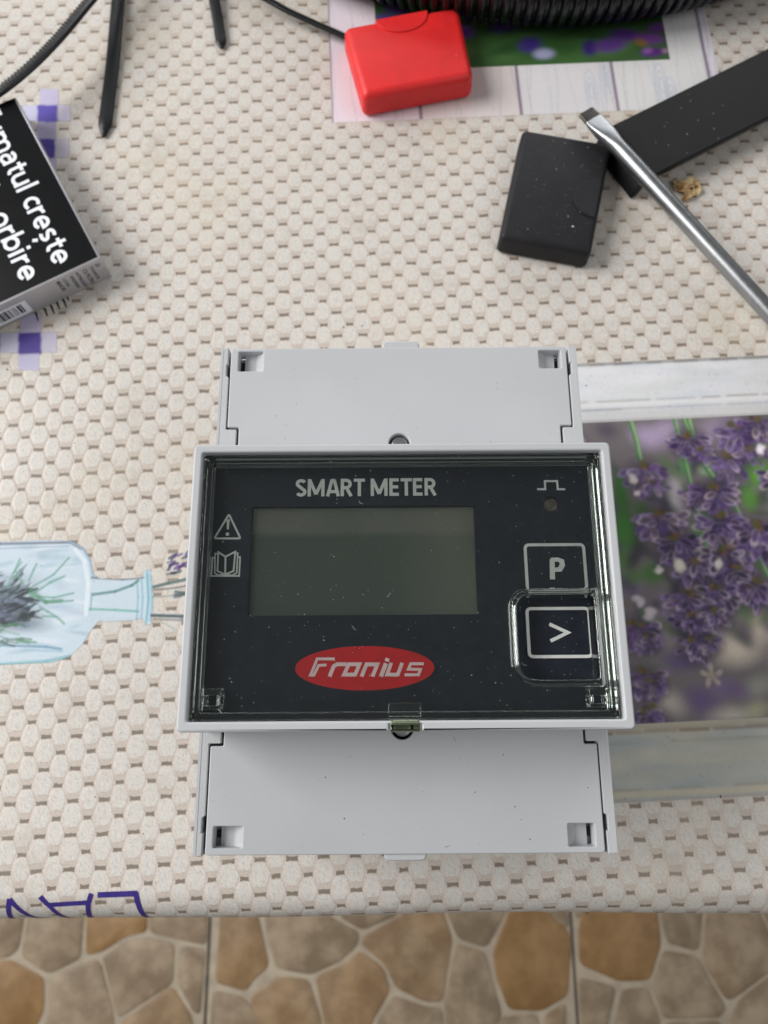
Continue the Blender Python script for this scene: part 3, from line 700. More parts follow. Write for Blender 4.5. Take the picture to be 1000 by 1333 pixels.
# -- drawn blue bottle with sprigs, neck towards the meter
def bottle():
    u0 = PX(-130, 780)[0]; u1 = PX(262, 780)[0]; v0 = PX(60, 880)[1]; v1 = PX(60, 690)[1]
    cv = Canvas(u0, u1, v0, v1, 0.26, lin(204, 216, 226), 0.0)
    q = lambda pts: [PX(*p) for p in pts]
    out = [(-130, 708), (0, 706), (60, 703), (92, 704), (108, 712), (118, 728), (121, 745), (128, 753), (160, 754), (184, 752), (190, 742), (196, 742), (199, 760), (199, 790), (197, 812), (191, 814), (186, 806), (160, 808), (128, 809), (119, 820), (108, 838), (92, 854), (70, 862), (30, 864), (0, 866), (-130, 868)]
    cv.poly(q(out), lin(198, 213, 224), 1, True)
    for k in range(90):
        x, y = nrs.uniform(-120, 116), nrs.uniform(710, 860); p = PX(x, y)
        cv.ell(p[0], p[1], nrs.uniform(1, 5), nrs.uniform(.3, 1.1), nrs.uniform(-.2, .2), lin(*[(160, 188, 202), (222, 229, 236), (184, 194, 210), (150, 178, 190)][k % 4]), .5, 1.0)
    def ln(pts, w, c, op=.8): cv.line(q(pts), w * .21, lin(*c), op, .25)
    ln([(-130, 709), (0, 708), (92, 706), (106, 714)], 3.5, (98, 104, 124)); ln([(-130, 717), (0, 714), (90, 711)], 2, (150, 160, 184), .6)
    ln([(92, 704), (108, 713), (118, 730), (121, 748)], 4, (150, 178, 198), .8); ln([(98, 715), (110, 730), (115, 760), (112, 800)], 5, (226, 234, 240), .7)
    ln([(120, 752), (160, 754), (186, 752)], 3, (92, 98, 108)); ln([(120, 806), (160, 806), (186, 803)], 2, (196, 204, 216), .7); ln([(120, 772), (118, 795)], 2, (120, 160, 176), .7)
    for dx in (178, 184, 191, 196): ln([(dx, 748), (dx + 2, 778), (dx, 808)], 2, (116, 172, 190), .7)
    ln([(192, 742), (194, 780), (190, 814)], 2.5, (110, 180, 190), .8)
    ln([(121, 774), (150, 770), (172, 762), (180, 756)], 3.5, (70, 130, 124)); ln([(117, 793), (150, 794), (180, 796)], 2.5, (96, 170, 150)); 
    ln([(80, 845), (60, 842), (0, 840)], 3, (110, 150, 176)); ln([(92, 854), (60, 861), (0, 865), (-100, 866)], 4, (124, 180, 188)); ln([(82, 848), (30, 846)], 2, (150, 186, 204))
    for (x, y, rx, ry, a) in ((-20, 782, 9, 5, .2), (8, 778, 7, 3.5, .5), (20, 792, 6, 2.5, -.2), (30, 806, 6, 2.0, -.3), (-30, 808, 9, 3, 0), (15, 812, 7, 2, -.1)):
        p = PX(x, y); cv.ell(p[0], p[1], rx, ry, a, lin(88, 98, 112), .4, 1.2)
    for k in range(40):
        a = nrs.uniform(-.25, .95); p = PX(nrs.uniform(-90, 26), nrs.uniform(758, 812)); cv.ell(p[0], p[1], nrs.uniform(2.2, 4.4), nrs.uniform(.35, .8), a, lin(*[(34, 52, 48), (50, 70, 66), (30, 56, 46), (92, 112, 112)][k % 4]), .75, .5)
    for k in range(80):
        a = nrs.choice([nrs.uniform(.3, 1.2), nrs.uniform(-.35, .25)]); x, y = nrs.uniform(-90, 22), nrs.uniform(762, 816); L = nrs.uniform(22, 44)
        P_ = [PX(x + L * t * math.cos(a), y - L * t * math.sin(a) - 3 * math.sin(3.1 * t)) for t in (0, .3, .6, 1)]
        cv.line(P_, [.3, 1.7, 1.2, .12], lin(*[(42, 56, 58), (32, 48, 48), (74, 94, 98), (28, 50, 42), (116, 136, 140)][k % 5]), .7, .3)
    for k in range(130):
        a = nrs.uniform(-.45, 1.05); x, y = nrs.uniform(-110, 22), nrs.uniform(768, 815); L = nrs.uniform(14, 34)
        ln([(x, y), (x + L * math.cos(a) * .6, y - L * math.sin(a) * .5 - 2), (x + L * math.cos(a), y - L * math.sin(a))], nrs.uniform(1.5, 5), [(52, 58, 74), (38, 46, 58), (92, 102, 122), (34, 54, 56), (120, 132, 150)][k % 5], .65)
    for k in range(70):
        x, y = nrs.uniform(-110, 28), nrs.uniform(812, 838); L = nrs.uniform(10, 30); a = nrs.uniform(-.5, .15)
        ln([(x, y), (x + L, y - L * math.sin(a) * .6)], nrs.uniform(1.2, 3), [(44, 92, 66), (84, 140, 104), (30, 62, 50), (120, 160, 140)][k % 4], .65)
    for pts in ([(42, 764), (70, 748), (90, 726)], [(45, 772), (66, 758), (84, 750)], [(38, 772), (60, 784), (95, 782)], [(40, 776), (70, 778), (96, 772)], [(55, 802), (74, 803), (84, 812)], [(52, 790), (62, 796), (72, 802)], [(30, 760), (20, 742), (26, 728)], [(10, 765), (18, 745), (28, 732)], [(38, 756), (44, 742), (48, 734)]): ln(pts, 2.6, (104, 158, 140), .75)
    ln([(40, 768), (60, 784), (80, 782)], 5, (74, 134, 96), .6)
    def lna(pts, w, c, op=.9): cv.line(q(pts), w * .21, lin(*c), op, .25, True)
    lna([(200, 764), (220, 759), (262, 750)], 4, (86, 110, 96)); lna([(200, 768), (230, 765), (262, 758)], 2, (120, 96, 84)); lna([(198, 801), (262, 803)], 4, (70, 84, 86)); lna([(200, 806), (262, 808)], 2, (140, 110, 100), .8)
    lna([(198, 777), (230, 775)], 2, (150, 150, 110), .6); lna([(205, 806), (228, 820)], 2, (190, 200, 130), .5)
    for k in range(26): 
        x, y = nrs.uniform(214, 255), nrs.uniform(728, 750) - 0; x2 = x + nrs.uniform(4, 12); y -= (x - 214) * .25
        lna([(x, y), (x2, y - nrs.uniform(0, 8))], nrs.uniform(2, 4), [(92, 40, 124), (60, 44, 92), (70, 80, 70), (120, 70, 150)][k % 4], .85)
    for k in range(8): lna([(nrs.uniform(225, 240), 775 + nrs.uniform(-6, 4)), (nrs.uniform(240, 255), 772 + nrs.uniform(-6, 6))], 3, (86, 104, 106), .7)
    cv.grain(.07); cv.build('bottle_print', 0.05, M_sheet, cloth)
bottle()

# -- violet check bands and script lettering
def checks(name, items, z=0.06):
    xs_ = [p for it in items for p in it[0]]; us = [PX(*p)[0] for p in xs_]; vs_ = [PX(*p)[1] for p in xs_]
    cv = Canvas(min(us) - .5, max(us) + .5, min(vs_) - .5, max(vs_) + .5, 0.3, lin(210, 204, 220), 0.0)
    for (quad, c, al) in items:
        P = [PX(*p) for p in quad]; cv2 = cv.a.copy(); cv.poly(P, lin(*c), 1.0, False)
        t = Canvas(min(us) - .5, max(us) + .5, min(vs_) - .5, max(vs_) + .5, 0.3, (0, 0, 0), 0.0); t.poly(P, (1, 1, 1), 1, True)
        cv.a = np.maximum(cv2, t.a * al)
    cv.blur(1); cv.grain(.08); cv.build(name, z, M_sheet, cloth)
def sq(x0, y0, x1, y1): return [(x0, y0), (x1, y0), (x1, y1), (x0, y1)]
checks('check_print', [(sq(52, 116, 76, 137), (204, 196, 226), .9), (sq(30, 137, 50, 158), (206, 206, 232), .9), (sq(76, 137, 92, 158), (212, 204, 226), .85), (sq(49, 137, 75, 159), (92, 78, 172), 1), (sq(49, 159, 73, 181), (176, 168, 198), .9), (sq(48, 181, 72, 206), (70, 56, 140), 1), (sq(72, 181, 90, 206), (206, 200, 214), .8), (sq(49, 206, 73, 240), (190, 182, 210), .85)])
checks('check_print', [(sq(26, 408, 54, 433), (196, 188, 214), .85), (sq(0, 433, 24, 459), (206, 204, 226), .85), (sq(24, 433, 54, 461), (72, 54, 140), 1), (sq(54, 432, 74, 459), (208, 202, 222), .8), (sq(24, 461, 51, 482), (200, 194, 222), .85), (sq(-30, 433, 0, 459), (80, 66, 150), 1)])
lst = []
for x, y, dx, dy in ((42, 400, 8, 18), (55, 398, 7, 14), (62, 393, 9, 16), (70, 389, 8, 14), (78, 385, 9, 16), (84, 382, 6, 10)):
    lst.append(([at2(x, y), at2(x + dx * .6, y + dy * .4), at2(x + dx, y + dy)], [.25, .7, .3]))
strokes('script_print', lst, 0.03, M_dark_ink, cloth)
# upside-down letters running over the rolled edge
ss = np.linspace(-14, ROLL * 1.5, 80); prof = np.array([profile(s) for s in ss])
def on_roll(x, y):
    X_ = at2(x, min(y, 1188))[0]; py = np.array([pix((X_, p[0], p[1]))[1] for p in prof]); k = int(np.argmax(py))
    return X_, float(np.interp(y, py[:k + 1], ss[:k + 1])) if y < py[k] else float(ss[k] + (y - py[k]) * .3)
def roll_letters(lines, w):
    vs_, fs_ = [], []
    for pts in lines:
        P = [on_roll(*p) for p in pts]; Q = []
        for a, b_ in zip(P[:-1], P[1:]): Q += [(a[0] + (b_[0] - a[0]) * t / 6, a[1] + (b_[1] - a[1]) * t / 6) for t in range(6)]
        Q.append(P[-1]); v, f = stroke_quads(Q, w); o = len(vs_)
        for (x, s) in v:
            y, z, ny, nz_ = profile(s); y += (0.35 * math.sin(x * 0.021 + 1.0) + 0.25 * math.sin(x * 0.057)) * min(1, max(s, 0) / 8)
            vs_.append((x, y + ny * .07, z + nz_ * .07))
        fs_ += [tuple(i + o for i in q) for q in f]
    return mesh('lettering', vs_, fs_, M_violet_ink, cloth)
roll_letters([[(127, 1165), (179, 1163)], [(177, 1162), (179, 1178), (187, 1200)]], 1.25)
roll_letters([[(52, 1167), (63, 1180), (85, 1200)], [(119, 1163), (113, 1178), (107, 1200)], [(62, 1178), (112, 1175)]], 1.15)
roll_letters([[(12, 1170), (8, 1182), (2, 1200)], [(12, 1170), (22, 1184), (48, 1200)]], 1.15)
# crumbs and grime on the cloth
vs_, fs_ = [], []
for k in range(420):
    x, y = nrs.uniform(-120, 120), nrs.uniform(-66, 190)
    r = nrs.choice([.08, .1, .14, .2, .3], p=[.35, .3, .2, .11, .04]); n = 5; o = len(vs_); a0 = nrs.uniform(0, 6)
    z = 0.0 if y > EDGE_Y else None
    if z is None: continue
    vs_ += [(x + r * nrs.uniform(.5, 1.1) * math.cos(a0 + 6.283 * j / n), y + r * nrs.uniform(.5, 1.1) * math.sin(a0 + 6.283 * j / n), .065) for j in range(n)] + [(x, y, .07 + r * .6)]
    fs_ += [(o + j, o + (j + 1) % n, o + n) for j in range(n)]
cr = mesh('crumbs', vs_, fs_, M_speck, None, origin=(0, 0, 0)); tag(cr, 'tiny dark crumbs scattered over the oilcloth', 'crumbs', kind='stuff')

# ------------------------------------------------------------------ the energy meter
ZD, ZR, ZP = 50.12, 65.6, 60.6       # terminal decks, front rim, printed panel
W2, Y1, Y0, F1, F0 = 35.6, 47.06, -47.06, 20.63, -26.64
meter = thing('energy_meter', (0, 0, 0), 'pale grey energy meter with dark display panel under a clear lid', 'meter')
box('rear_body', -W2 + .5, W2 - .5, Y0 + .6, Y1 - .6, 0, 44.0, M_plastic, meter, 1.0)
box('terminal_block', -W2 + 1.6, W2 - 1.6, Y0 + .9, Y1 - .9, 43.9, 46.6, M_plastic, meter, 0.2, 1)
def deck(x, y): return at2(x, y, ZD)
for sgn in (-1, 1):
    for top in (1, -1):
        ye = Y1 if top > 0 else Y0; yf = (F1 - 4) if top > 0 else (F0 + 4); d = top
        ystep = (deck(300, 559)[1] if top > 0 else deck(285, 968)[1])
        # side cheek: wide by the front housing, narrow along the cover, with a small latch notch
        xi, xw = W2 - 1.55, W2 - 3.75
        yn0, yn1 = ye - d * 3.6, ye - d * 6.4
        pts = [(W2, ye), (W2, yf), (xw, yf), (xw, ystep), (xi - .12, ystep), (xi - .12, yn1), (xi + .42, yn1 + d * .35), (xi + .42, yn0), (xi + .1, yn0), (xi + .1, ye)]
        pts = [(sgn * p[0], p[1]) for p in pts]
        plate('side_cheek', [rpoly(pts, [.5, 0, 0, .25, .1, .1, .1, .1, .1, .1], 3)], 43.0, ZD, M_texture, meter, 0.14, 2)
        box('side_wall', *sorted((sgn * (W2 - .42), sgn * (W2 + .06))), *sorted((ye - d * .25, yf)), 20, ZD + .06, M_plastic, meter, 0.2, 2)
for top in (1, -1):
    d = top; ye = Y1 if top > 0 else Y0; yf = (F1 - 3.5) if top > 0 else (F0 + 3.5)
    ystep = (deck(300, 559)[1] if top > 0 else deck(285, 968)[1]) + d * .42
    xa, xb = W2 - 1.95, W2 - 4.2
    pts = [(-xa, ye - d * .15), (-xa, ystep), (-xb, ystep), (-xb, yf), (xb, yf), (xb, ystep), (xa, ystep), (xa, ye - d * .15)]
    sc = deck(520, 577) if top > 0 else deck(524, 947)
    holes = [circ(sc[0], sc[1], 2.05, 28)]
    if top > 0: hs = [((311, 458), (342, 483)), ((701, 456), (731, 479))]
    else: hs = [((278, 1076), (315, 1104)), ((739, 1072), (776, 1102))]
    prs = []
    for a, c_ in hs:
        p, q = deck(*a), deck(*c_); prs.append((min(p[0], q[0]), max(p[0], q[0]), min(p[1], q[1]), max(p[1], q[1])))
        holes.append(rpoly(rect(*prs[-1]), .3, 3))
    cv_ = plate('terminal_cover', [rpoly(pts, [.7, .3, .3, 0, 0, .3, .3, .7], 4)] + holes, 46.75, ZD, M_plastic, meter, 0.22, 3)
    for (x0, x1, y0, y1) in prs:
        # sloping latch inside each square opening, with a dark slot on its outer side
        out = x0 if x0 < 0 else x1; inn = x1 if x0 < 0 else x0; k = 1 if out > 0 else -1
        vs_ = [(inn, y0, 49.7), (inn, y1, 49.7), (inn + (out - inn) * .35, y1, 48.2), (inn + (out - inn) * .35, y0, 48.2), (inn + (out - inn) * .8, y1, 48.0), (inn + (out - inn) * .8, y0, 48.0), (inn + (out - inn) * .8, y1, 46.9), (inn + (out - inn) * .8, y0, 46.9)]
        mesh('latch', vs_, [(0, 1, 2, 3), (3, 2, 4, 5), (5, 4, 6, 7)], M_plastic, cv_, smooth=20)
        box('slot', *sorted((inn + (out - inn) * .8, out - k * .02)), y0 + .9 if top > 0 else y0 + 1.2, y1 - 1.0, 46.62, 47.1, M_dark, cv_)
    # sealing screw, half hidden by the front housing
    bm = bmesh.new(); bmesh.ops.create_cone(bm, cap_ends=True, segments=32, radius1=1.62, radius2=1.62, depth=3.0, matrix=Matrix.Translation((sc[0], sc[1], 48.0)))
    bevel_bm(bm, .35, 3); scr = bmobj('sealing_screw', bm, M_screw, meter)
    bm = bmesh.new(); bmesh.ops.create_cone(bm, cap_ends=True, segments=32, radius1=2.0, radius2=2.0, depth=.3, matrix=Matrix.Translation((sc[0], sc[1], 46.8))); bmobj('socket', bm, M_dark, scr)
    tp = (deck(498, 448), deck(546, 448)) if top > 0 else (deck(500, 1116), deck(556, 1116))
    yo = ye + d * (1.5 if top > 0 else .95)
    plate('rail_clip', [rpoly([(tp[0][0], ye - d * 3), (tp[0][0], yo), (tp[1][0], yo), (tp[1][0], ye - d * 3)], [0, 1.0, 1.0, 0], 4)], 46.0, 49.7, M_plastic, meter, .3, 2)
# front housing: a walled tray with a rounded rim
notch = [at2(x, 950, ZR)[0] for x in (506.5, 549)]
outer = [(-W2, F0), (notch[0], F0), (notch[0], F0 + .95), (notch[1], F0 + .95), (notch[1], F0), (W2, F0), (W2, F1), (-W2, F1)]
inner = rect(-W2 + 1.5, W2 - 1.5, F0 + 1.55, F1 - 1.45)
plate('front_housing', [rpoly(outer, [.9, .1, .1, .1, .1, .9, .9, .9], 5), rpoly(inner, .4, 4)], ZD + .1, ZR, M_plastic, meter, 0.36, 4)
ix0, ix1, iy0, iy1 = -W2 + 1.45, W2 - 1.45, F0 + 1.5, F1 - 1.4
def pn(x, y): return at2(x, y, ZP)
def rpx(x0, y0, x1, y1, z=ZP):
    a, c_ = at2(x0, y0, z), at2(x1, y1, z); return (a[0], c_[0], c_[1], a[1])
lcd_r = rpx(329, 661, 622, 800); led_c = pn(717, 657.5)
panel = plate('front_panel', [rect(ix0, ix1, iy0, iy1), rpoly(rect(*lcd_r), .15, 2), circ(led_c[0], led_c[1], 1.42, 28)], ZP - 1.1, ZP, M_panel, meter, 0.0)
# display
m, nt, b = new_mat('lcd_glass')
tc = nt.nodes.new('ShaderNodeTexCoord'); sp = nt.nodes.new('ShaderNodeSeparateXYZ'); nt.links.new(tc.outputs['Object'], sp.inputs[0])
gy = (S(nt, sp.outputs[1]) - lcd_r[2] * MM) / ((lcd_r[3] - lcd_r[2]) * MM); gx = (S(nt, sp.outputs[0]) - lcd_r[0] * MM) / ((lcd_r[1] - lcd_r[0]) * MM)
c = mixc(nt, gy.ramp(.70, .80), lin(78, 87, 79), lin(106, 107, 99))  # lighter top band: a reflection painted into the display colour
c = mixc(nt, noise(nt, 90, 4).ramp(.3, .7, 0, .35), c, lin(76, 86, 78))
c = mixc(nt, gx.ramp(.55, 1.0, 0, .4), c, lin(124, 122, 110))  # reflected light painted in as a paler right side
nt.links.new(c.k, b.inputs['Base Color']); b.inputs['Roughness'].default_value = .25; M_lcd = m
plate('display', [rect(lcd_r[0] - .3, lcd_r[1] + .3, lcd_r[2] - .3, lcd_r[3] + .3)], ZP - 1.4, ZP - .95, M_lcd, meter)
M_led = simple('smoky_led', lin(92, 84, 74), .25, var=.2, scale=400)
bm = bmesh.new(); bmesh.ops.create_uvsphere(bm, u_segments=24, v_segments=12, radius=1.35, matrix=Matrix.Translation((led_c[0], led_c[1], ZP - .55)) @ Matrix.Diagonal((1, 1, .32, 1)))
bmobj('indicator_led', bm, M_led, meter, 60)
# printing on the panel
caps_text('lettering', 'SMART METER', pn(385, 647.5), pn(568, 640)[0] - pn(385, 640)[0], pn(400, 625)[1] - pn(400, 647.5)[1], ZP + .03, M_print, panel)
tri = [pn(299, 670.5), pn(280, 701.8), pn(314, 701.8)]
strokes('warning_sign', [(rpoly(tri, .35, 3), .34, True), ([pn(298, 677), pn(297.6, 690)], [.55, .32]), (circ(*pn(297, 696.2), .16, 10), .32, True)], ZP, M_print, panel)
zb = lambda x, y: pn(260 + x / 10, 650 + y / 10)
strokes('book_sign', [([zb(*p) for p in l], w) for l, w in (
    ([(345, 755), (341, 985)], .3), ([(345, 755), (252, 695), (240, 940), (335, 985)], .3), ([(345, 755), (472, 690), (450, 940), (345, 985)], .3),
    ([(240, 722), (212, 712), (205, 968), (250, 992)], .24), ([(482, 715), (505, 708), (490, 965), (440, 992)], .24),
    ([(210, 768), (178, 770), (160, 1005), (522, 1005), (535, 760), (508, 760)], .27), ([(225, 1000), (335, 990), (460, 1000)], .3))], ZP, M_print, panel)
strokes('pulse_sign', [([pn(*p) for p in ((698.5, 638), (709, 638), (708.6, 627.5), (724.3, 627.5), (725.3, 638), (735, 638))], .37)], ZP, M_print, panel)
for body, r4, gl in (('P', (680, 708, 766, 776), None), ('>', (683, 790, 773.5, 857), None)):
    R4 = rpx(*r4); hw = .32
    bt = plate('button', [rpoly(rect(R4[0] - .1, R4[1] + .1, R4[2] - .1, R4[3] + .1), 1.0, 5)], ZP - .3, ZP + .1, M_panel, meter, .06, 2)
    strokes('outline', [(rpoly(rect(R4[0] + hw, R4[1] - hw, R4[2] + hw, R4[3] - hw), .75, 5), .52, True)], ZP + .1, M_print, bt)
    if body == 'P':
        strokes('symbol', [([pn(718.3, 755), pn(717.8, 729)], .85), ([pn(716, 729.5), pn(725, 729.3), pn(730.3, 731.5), pn(731, 736.5), pn(728, 742), pn(718, 743)], [.66, .7, .8, .9, .8, .66])], ZP + .1, M_print, bt)
    else:
        strokes('symbol', [([pn(715, 812.5), pn(739, 823.5), pn(716.5, 834.5)], .58)], ZP + .1, M_print, bt)
el = (pn(475, 869.8)); erx = (pn(565.5, 870)[0] - pn(385, 870)[0]) / 2; ery = (pn(475, 841.5)[1] - pn(475, 899)[1]) / 2
logo = plate('red_oval', [circ(el[0], el[1], erx, 64, ery)], ZP - .2, ZP + .03, M_red_print, panel)
zl = lambda x, y: pn(370 + x / 4.762, 820 + y / 4.762)
strokes('logo_lettering', [([zl(*p) for p in l], w, cl_) for l, w, cl_ in (
    ([(315, 181), (207, 181), (165, 281), (186, 281), (216, 221), (264, 218)], .44, False),
    ([(283, 290), (309, 226), (330, 214), (388, 214)], .62, False),
    ([(402, 214), (468, 214), (441, 278), (372, 278)], .6, True),
    ([(480, 290), (511, 215), (578, 215), (548, 290)], .62, False),
    ([(600, 290), (631, 208)], .68, False), ([(635, 197), (642, 177)], .68, False),
    ([(664, 205), (638, 278), (704, 278), (731, 205)], .58, False),
    ([(864, 211), (784, 211), (770, 244), (844, 246), (832, 279), (746, 279)], .46, False))], ZP + .03, M_white_print, panel)

# clear lid: plate with an opening over the lower button, side walls, collar, corner blocks, latch tab
def lz(x, y): return at2(x, y, 64.6)
g0x, g1x, g0y, g1y = ix0 + .2, ix1 - .2, iy0 + .2, iy1 - .2
h0, h1 = lz(663, 767), lz(786, 892); hx0, hx1, hy0, hy1 = h0[0], min(h1[0], g1x - 1.9), h1[1], h0[1]
hole = rpoly(rect(hx0, hx1, hy0, hy1), [4.0, .5, .5, 3.6], 8)     # order: bl, br, tr, tl
lid = plate('clear_lid', [rpoly(rect(g0x, g1x, g0y, g1y), .5, 4), hole], 63.5, 64.9, M_clear, meter, .35, 4)
plate('lid_wall', [rpoly(rect(g0x + .05, g1x - .05, g0y + .05, g1y - .05), .5, 4), rpoly(rect(g0x + 1.35, g1x - 1.35, g0y + 1.25, g1y - 1.35), .5, 4)], ZP + .1, 63.42, M_clear, lid, .4, 4)
e = .95
collar_in = rpoly(rect(hx0 + e, hx1 - e * .6, hy0 + e, hy1 - e), [3.2, .4, .4, 2.8], 8)
plate('collar', [rpoly(rect(hx0 + .06, hx1 - .06, hy0 + .06, hy1 - .06), [4.0, .5, .5, 3.6], 8), collar_in], ZP + .25, 65.0, M_clear, lid, .3, 4)
for k in (-1, 1):
    xo = (g0x + 1.5) if k < 0 else (g1x - 1.5); xi_ = xo - k * 3.2
    x0, x1 = min(xo, xi_), max(xo, xi_); y0 = g0y + 1.6; y1 = y0 + (3.4 if k < 0 else 3.0)
    plate('hinge_block', [rpoly(rect(x0, x1, y0, y1), .3, 3), rpoly(rect(x0 + .7, x1 - .7, y0 + .7, y1 - 1.1), .3, 3)], ZP + .3, 63.4, M_clear, lid, .2, 2)
t0, t1 = lz(496, 915), lz(558, 930)
plate('latch_bar', [rpoly(rect(t0[0] + 1.1, t1[0] - 1.1, t1[1] - .3, t0[1]), .3, 3)], 61.2, 63.4, M_clear, lid, .2, 2)
t0, t1 = at2(507.5, 934, 65.2), at2(548, 955, 65.2)
plate('latch_tab', [rpoly(rect(t0[0], t1[0], F0 - .12, g0y - .02), [.2, .2, .9, .9], 4)], 63.2, 65.75, M_clear_tab, lid, .3, 3)
# dust and scratches on the lid, specks on the covers
def specks(name, n, x0, x1, y0, y1, z, mat, parent, rs, ps, skip=None, curls=0):
    vs_, fs_ = [], []
    for k in range(n):
        x, y = nrs.uniform(x0, x1), nrs.uniform(y0, y1)
        if skip and skip(x, y): continue
        r = nrs.choice(rs, p=ps); o = len(vs_); a0 = nrs.uniform(0, 6); st = nrs.uniform(.5, 1)
        vs_ += [(x + r * math.cos(a0 + 6.283 * j / 6) * (1 if j % 3 else 1.3), y + st * r * math.sin(a0 + 6.283 * j / 6), z) for j in range(6)] + [(x, y, z + r * .5)]
        fs_ += [(o + j, o + (j + 1) % 6, o + 6) for j in range(6)]
    for k in range(curls):
        x, y = nrs.uniform(x0, x1), nrs.uniform(y0, y1)
        if skip and skip(x, y): continue
        a = nrs.uniform(0, 6); pts = []
        for j in range(7): pts.append((x, y)); x += .16 * math.cos(a); y += .16 * math.sin(a); a += nrs.uniform(-.5, .6)
        v, f = stroke_quads(pts, .045); o = len(vs_); vs_ += [(p[0], p[1], z + .02) for p in v]; fs_ += [tuple(i + o for i in q) for q in f]
    o = mesh(name, vs_, fs_, mat, parent); o['kind'] = 'stuff'; return o
inhole = lambda x, y: hx0 < x < hx1 and hy0 < y < hy1
specks('dust', 420, g0x + .5, g1x - .5, g0y + .5, g1y - .5, 64.91, M_dust, lid, [.025, .04, .06, .085], [.5, .3, .15, .05], inhole, 4)
specks('dust', 40, hx0 + 1, hx1 - 1, hy0 + 1, hy1 - 1, ZP + .16, M_dust, panel, [.03, .05, .07], [.5, .3, .2], None, 2)
for d in (1, -1):
    specks('specks', 110, -33, 33, *((F1 + .5, Y1 - .6) if d > 0 else (Y0 + .6, F0 - .5)), ZD + .005, M_speck, meter, [.03, .05, .08, .12], [.5, .3, .16, .04], None, 2)

# ------------------------------------------------------------------ rubber caps
def cap(name, tops, h, mat, moon, label, bev=1.1):
    T = [at2(*p, h) for p in tops]; c = np.mean(np.array(T), 0)
    bm = bmesh.new(); rings = []
    for z, g in ((0.0, .45), (h * .5, .2), (h, 0)):
        rings.append([bm.verts.new((p[0] + (p[0] - c[0]) / np.linalg.norm(np.array(p) - c) * g, p[1] + (p[1] - c[1]) / np.linalg.norm(np.array(p) - c) * g, z)) for p in T])
    for r in range(2):
        for k in range(4): bm.faces.new((rings[r][k], rings[r][(k + 1) % 4], rings[r + 1][(k + 1) % 4], rings[r + 1][k]))
    bm.faces.new(rings[2]); bm.faces.new(rings[0][::-1]); bmesh.ops.recalc_face_normals(bm, faces=bm.faces)
    bevel_bm(bm, bev, 5, 30)
    th = thing(name, (c[0], c[1], 0), label, 'rubber cap')
    bmobj('body', bm, mat, th, 50)
    # thumb mark: half disc standing slightly proud of the top at one edge
    a, b_ = [np.array(at2(*p, h)) for p in moon[:2]]; mid = (a + b_) / 2; ex = (b_ - a) / 2; r = np.linalg.norm(ex); ex = ex / r
    ey = np.array([-ex[1], ex[0]]); ey = ey if ey @ (c - mid) > 0 else -ey
    pts = [tuple(mid + ex * r * math.cos(t) + ey * r * moon[2] * math.sin(t)) for t in np.linspace(0, math.pi, 22)]
    if (ex[0] * ey[1] - ex[1] * ey[0]) < 0: pts = pts[::-1]
    plate('thumb_mark', [pts], h - .3, h + .36, mat, th, .14, 2)
    lo_, hi_ = np.array(T).min(0), np.array(T).max(0)
    def outside(x, y): return any((T[(k + 1) % 4][0] - T[k][0]) * (y - T[k][1]) - (T[(k + 1) % 4][1] - T[k][1]) * (x - T[k][0]) > -2.2 * math.dist(T[k], T[(k + 1) % 4]) for k in range(4))
    specks('dust', 220 if mat is M_rubber_black else 160, lo_[0], hi_[0], lo_[1], hi_[1], h + .01, M_dust if mat is M_rubber_black else M_pale_red, th, [.04, .07, .12, .28], [.62, .28, .09, .01], outside, 3)
    return th
M_pale_red = simple('red_scuff', lin(236, 96, 88), .7, var=.05)
cap('cap', [(447, 34), (597, 6), (617, 98), (473, 125)], 8.6, M_rubber_red, ((489, 27), (556, 14.5), .78), 'bright red rubber cap lying by the corrugated conduit', 2.1)
cap('cap', [(681, 167), (797, 187), (770, 330), (651, 308)], 7.3, M_rubber_black, ((783, 236), (774, 284), 1.12), 'black rubber cap lying beside the screwdriver tip', 1.5)

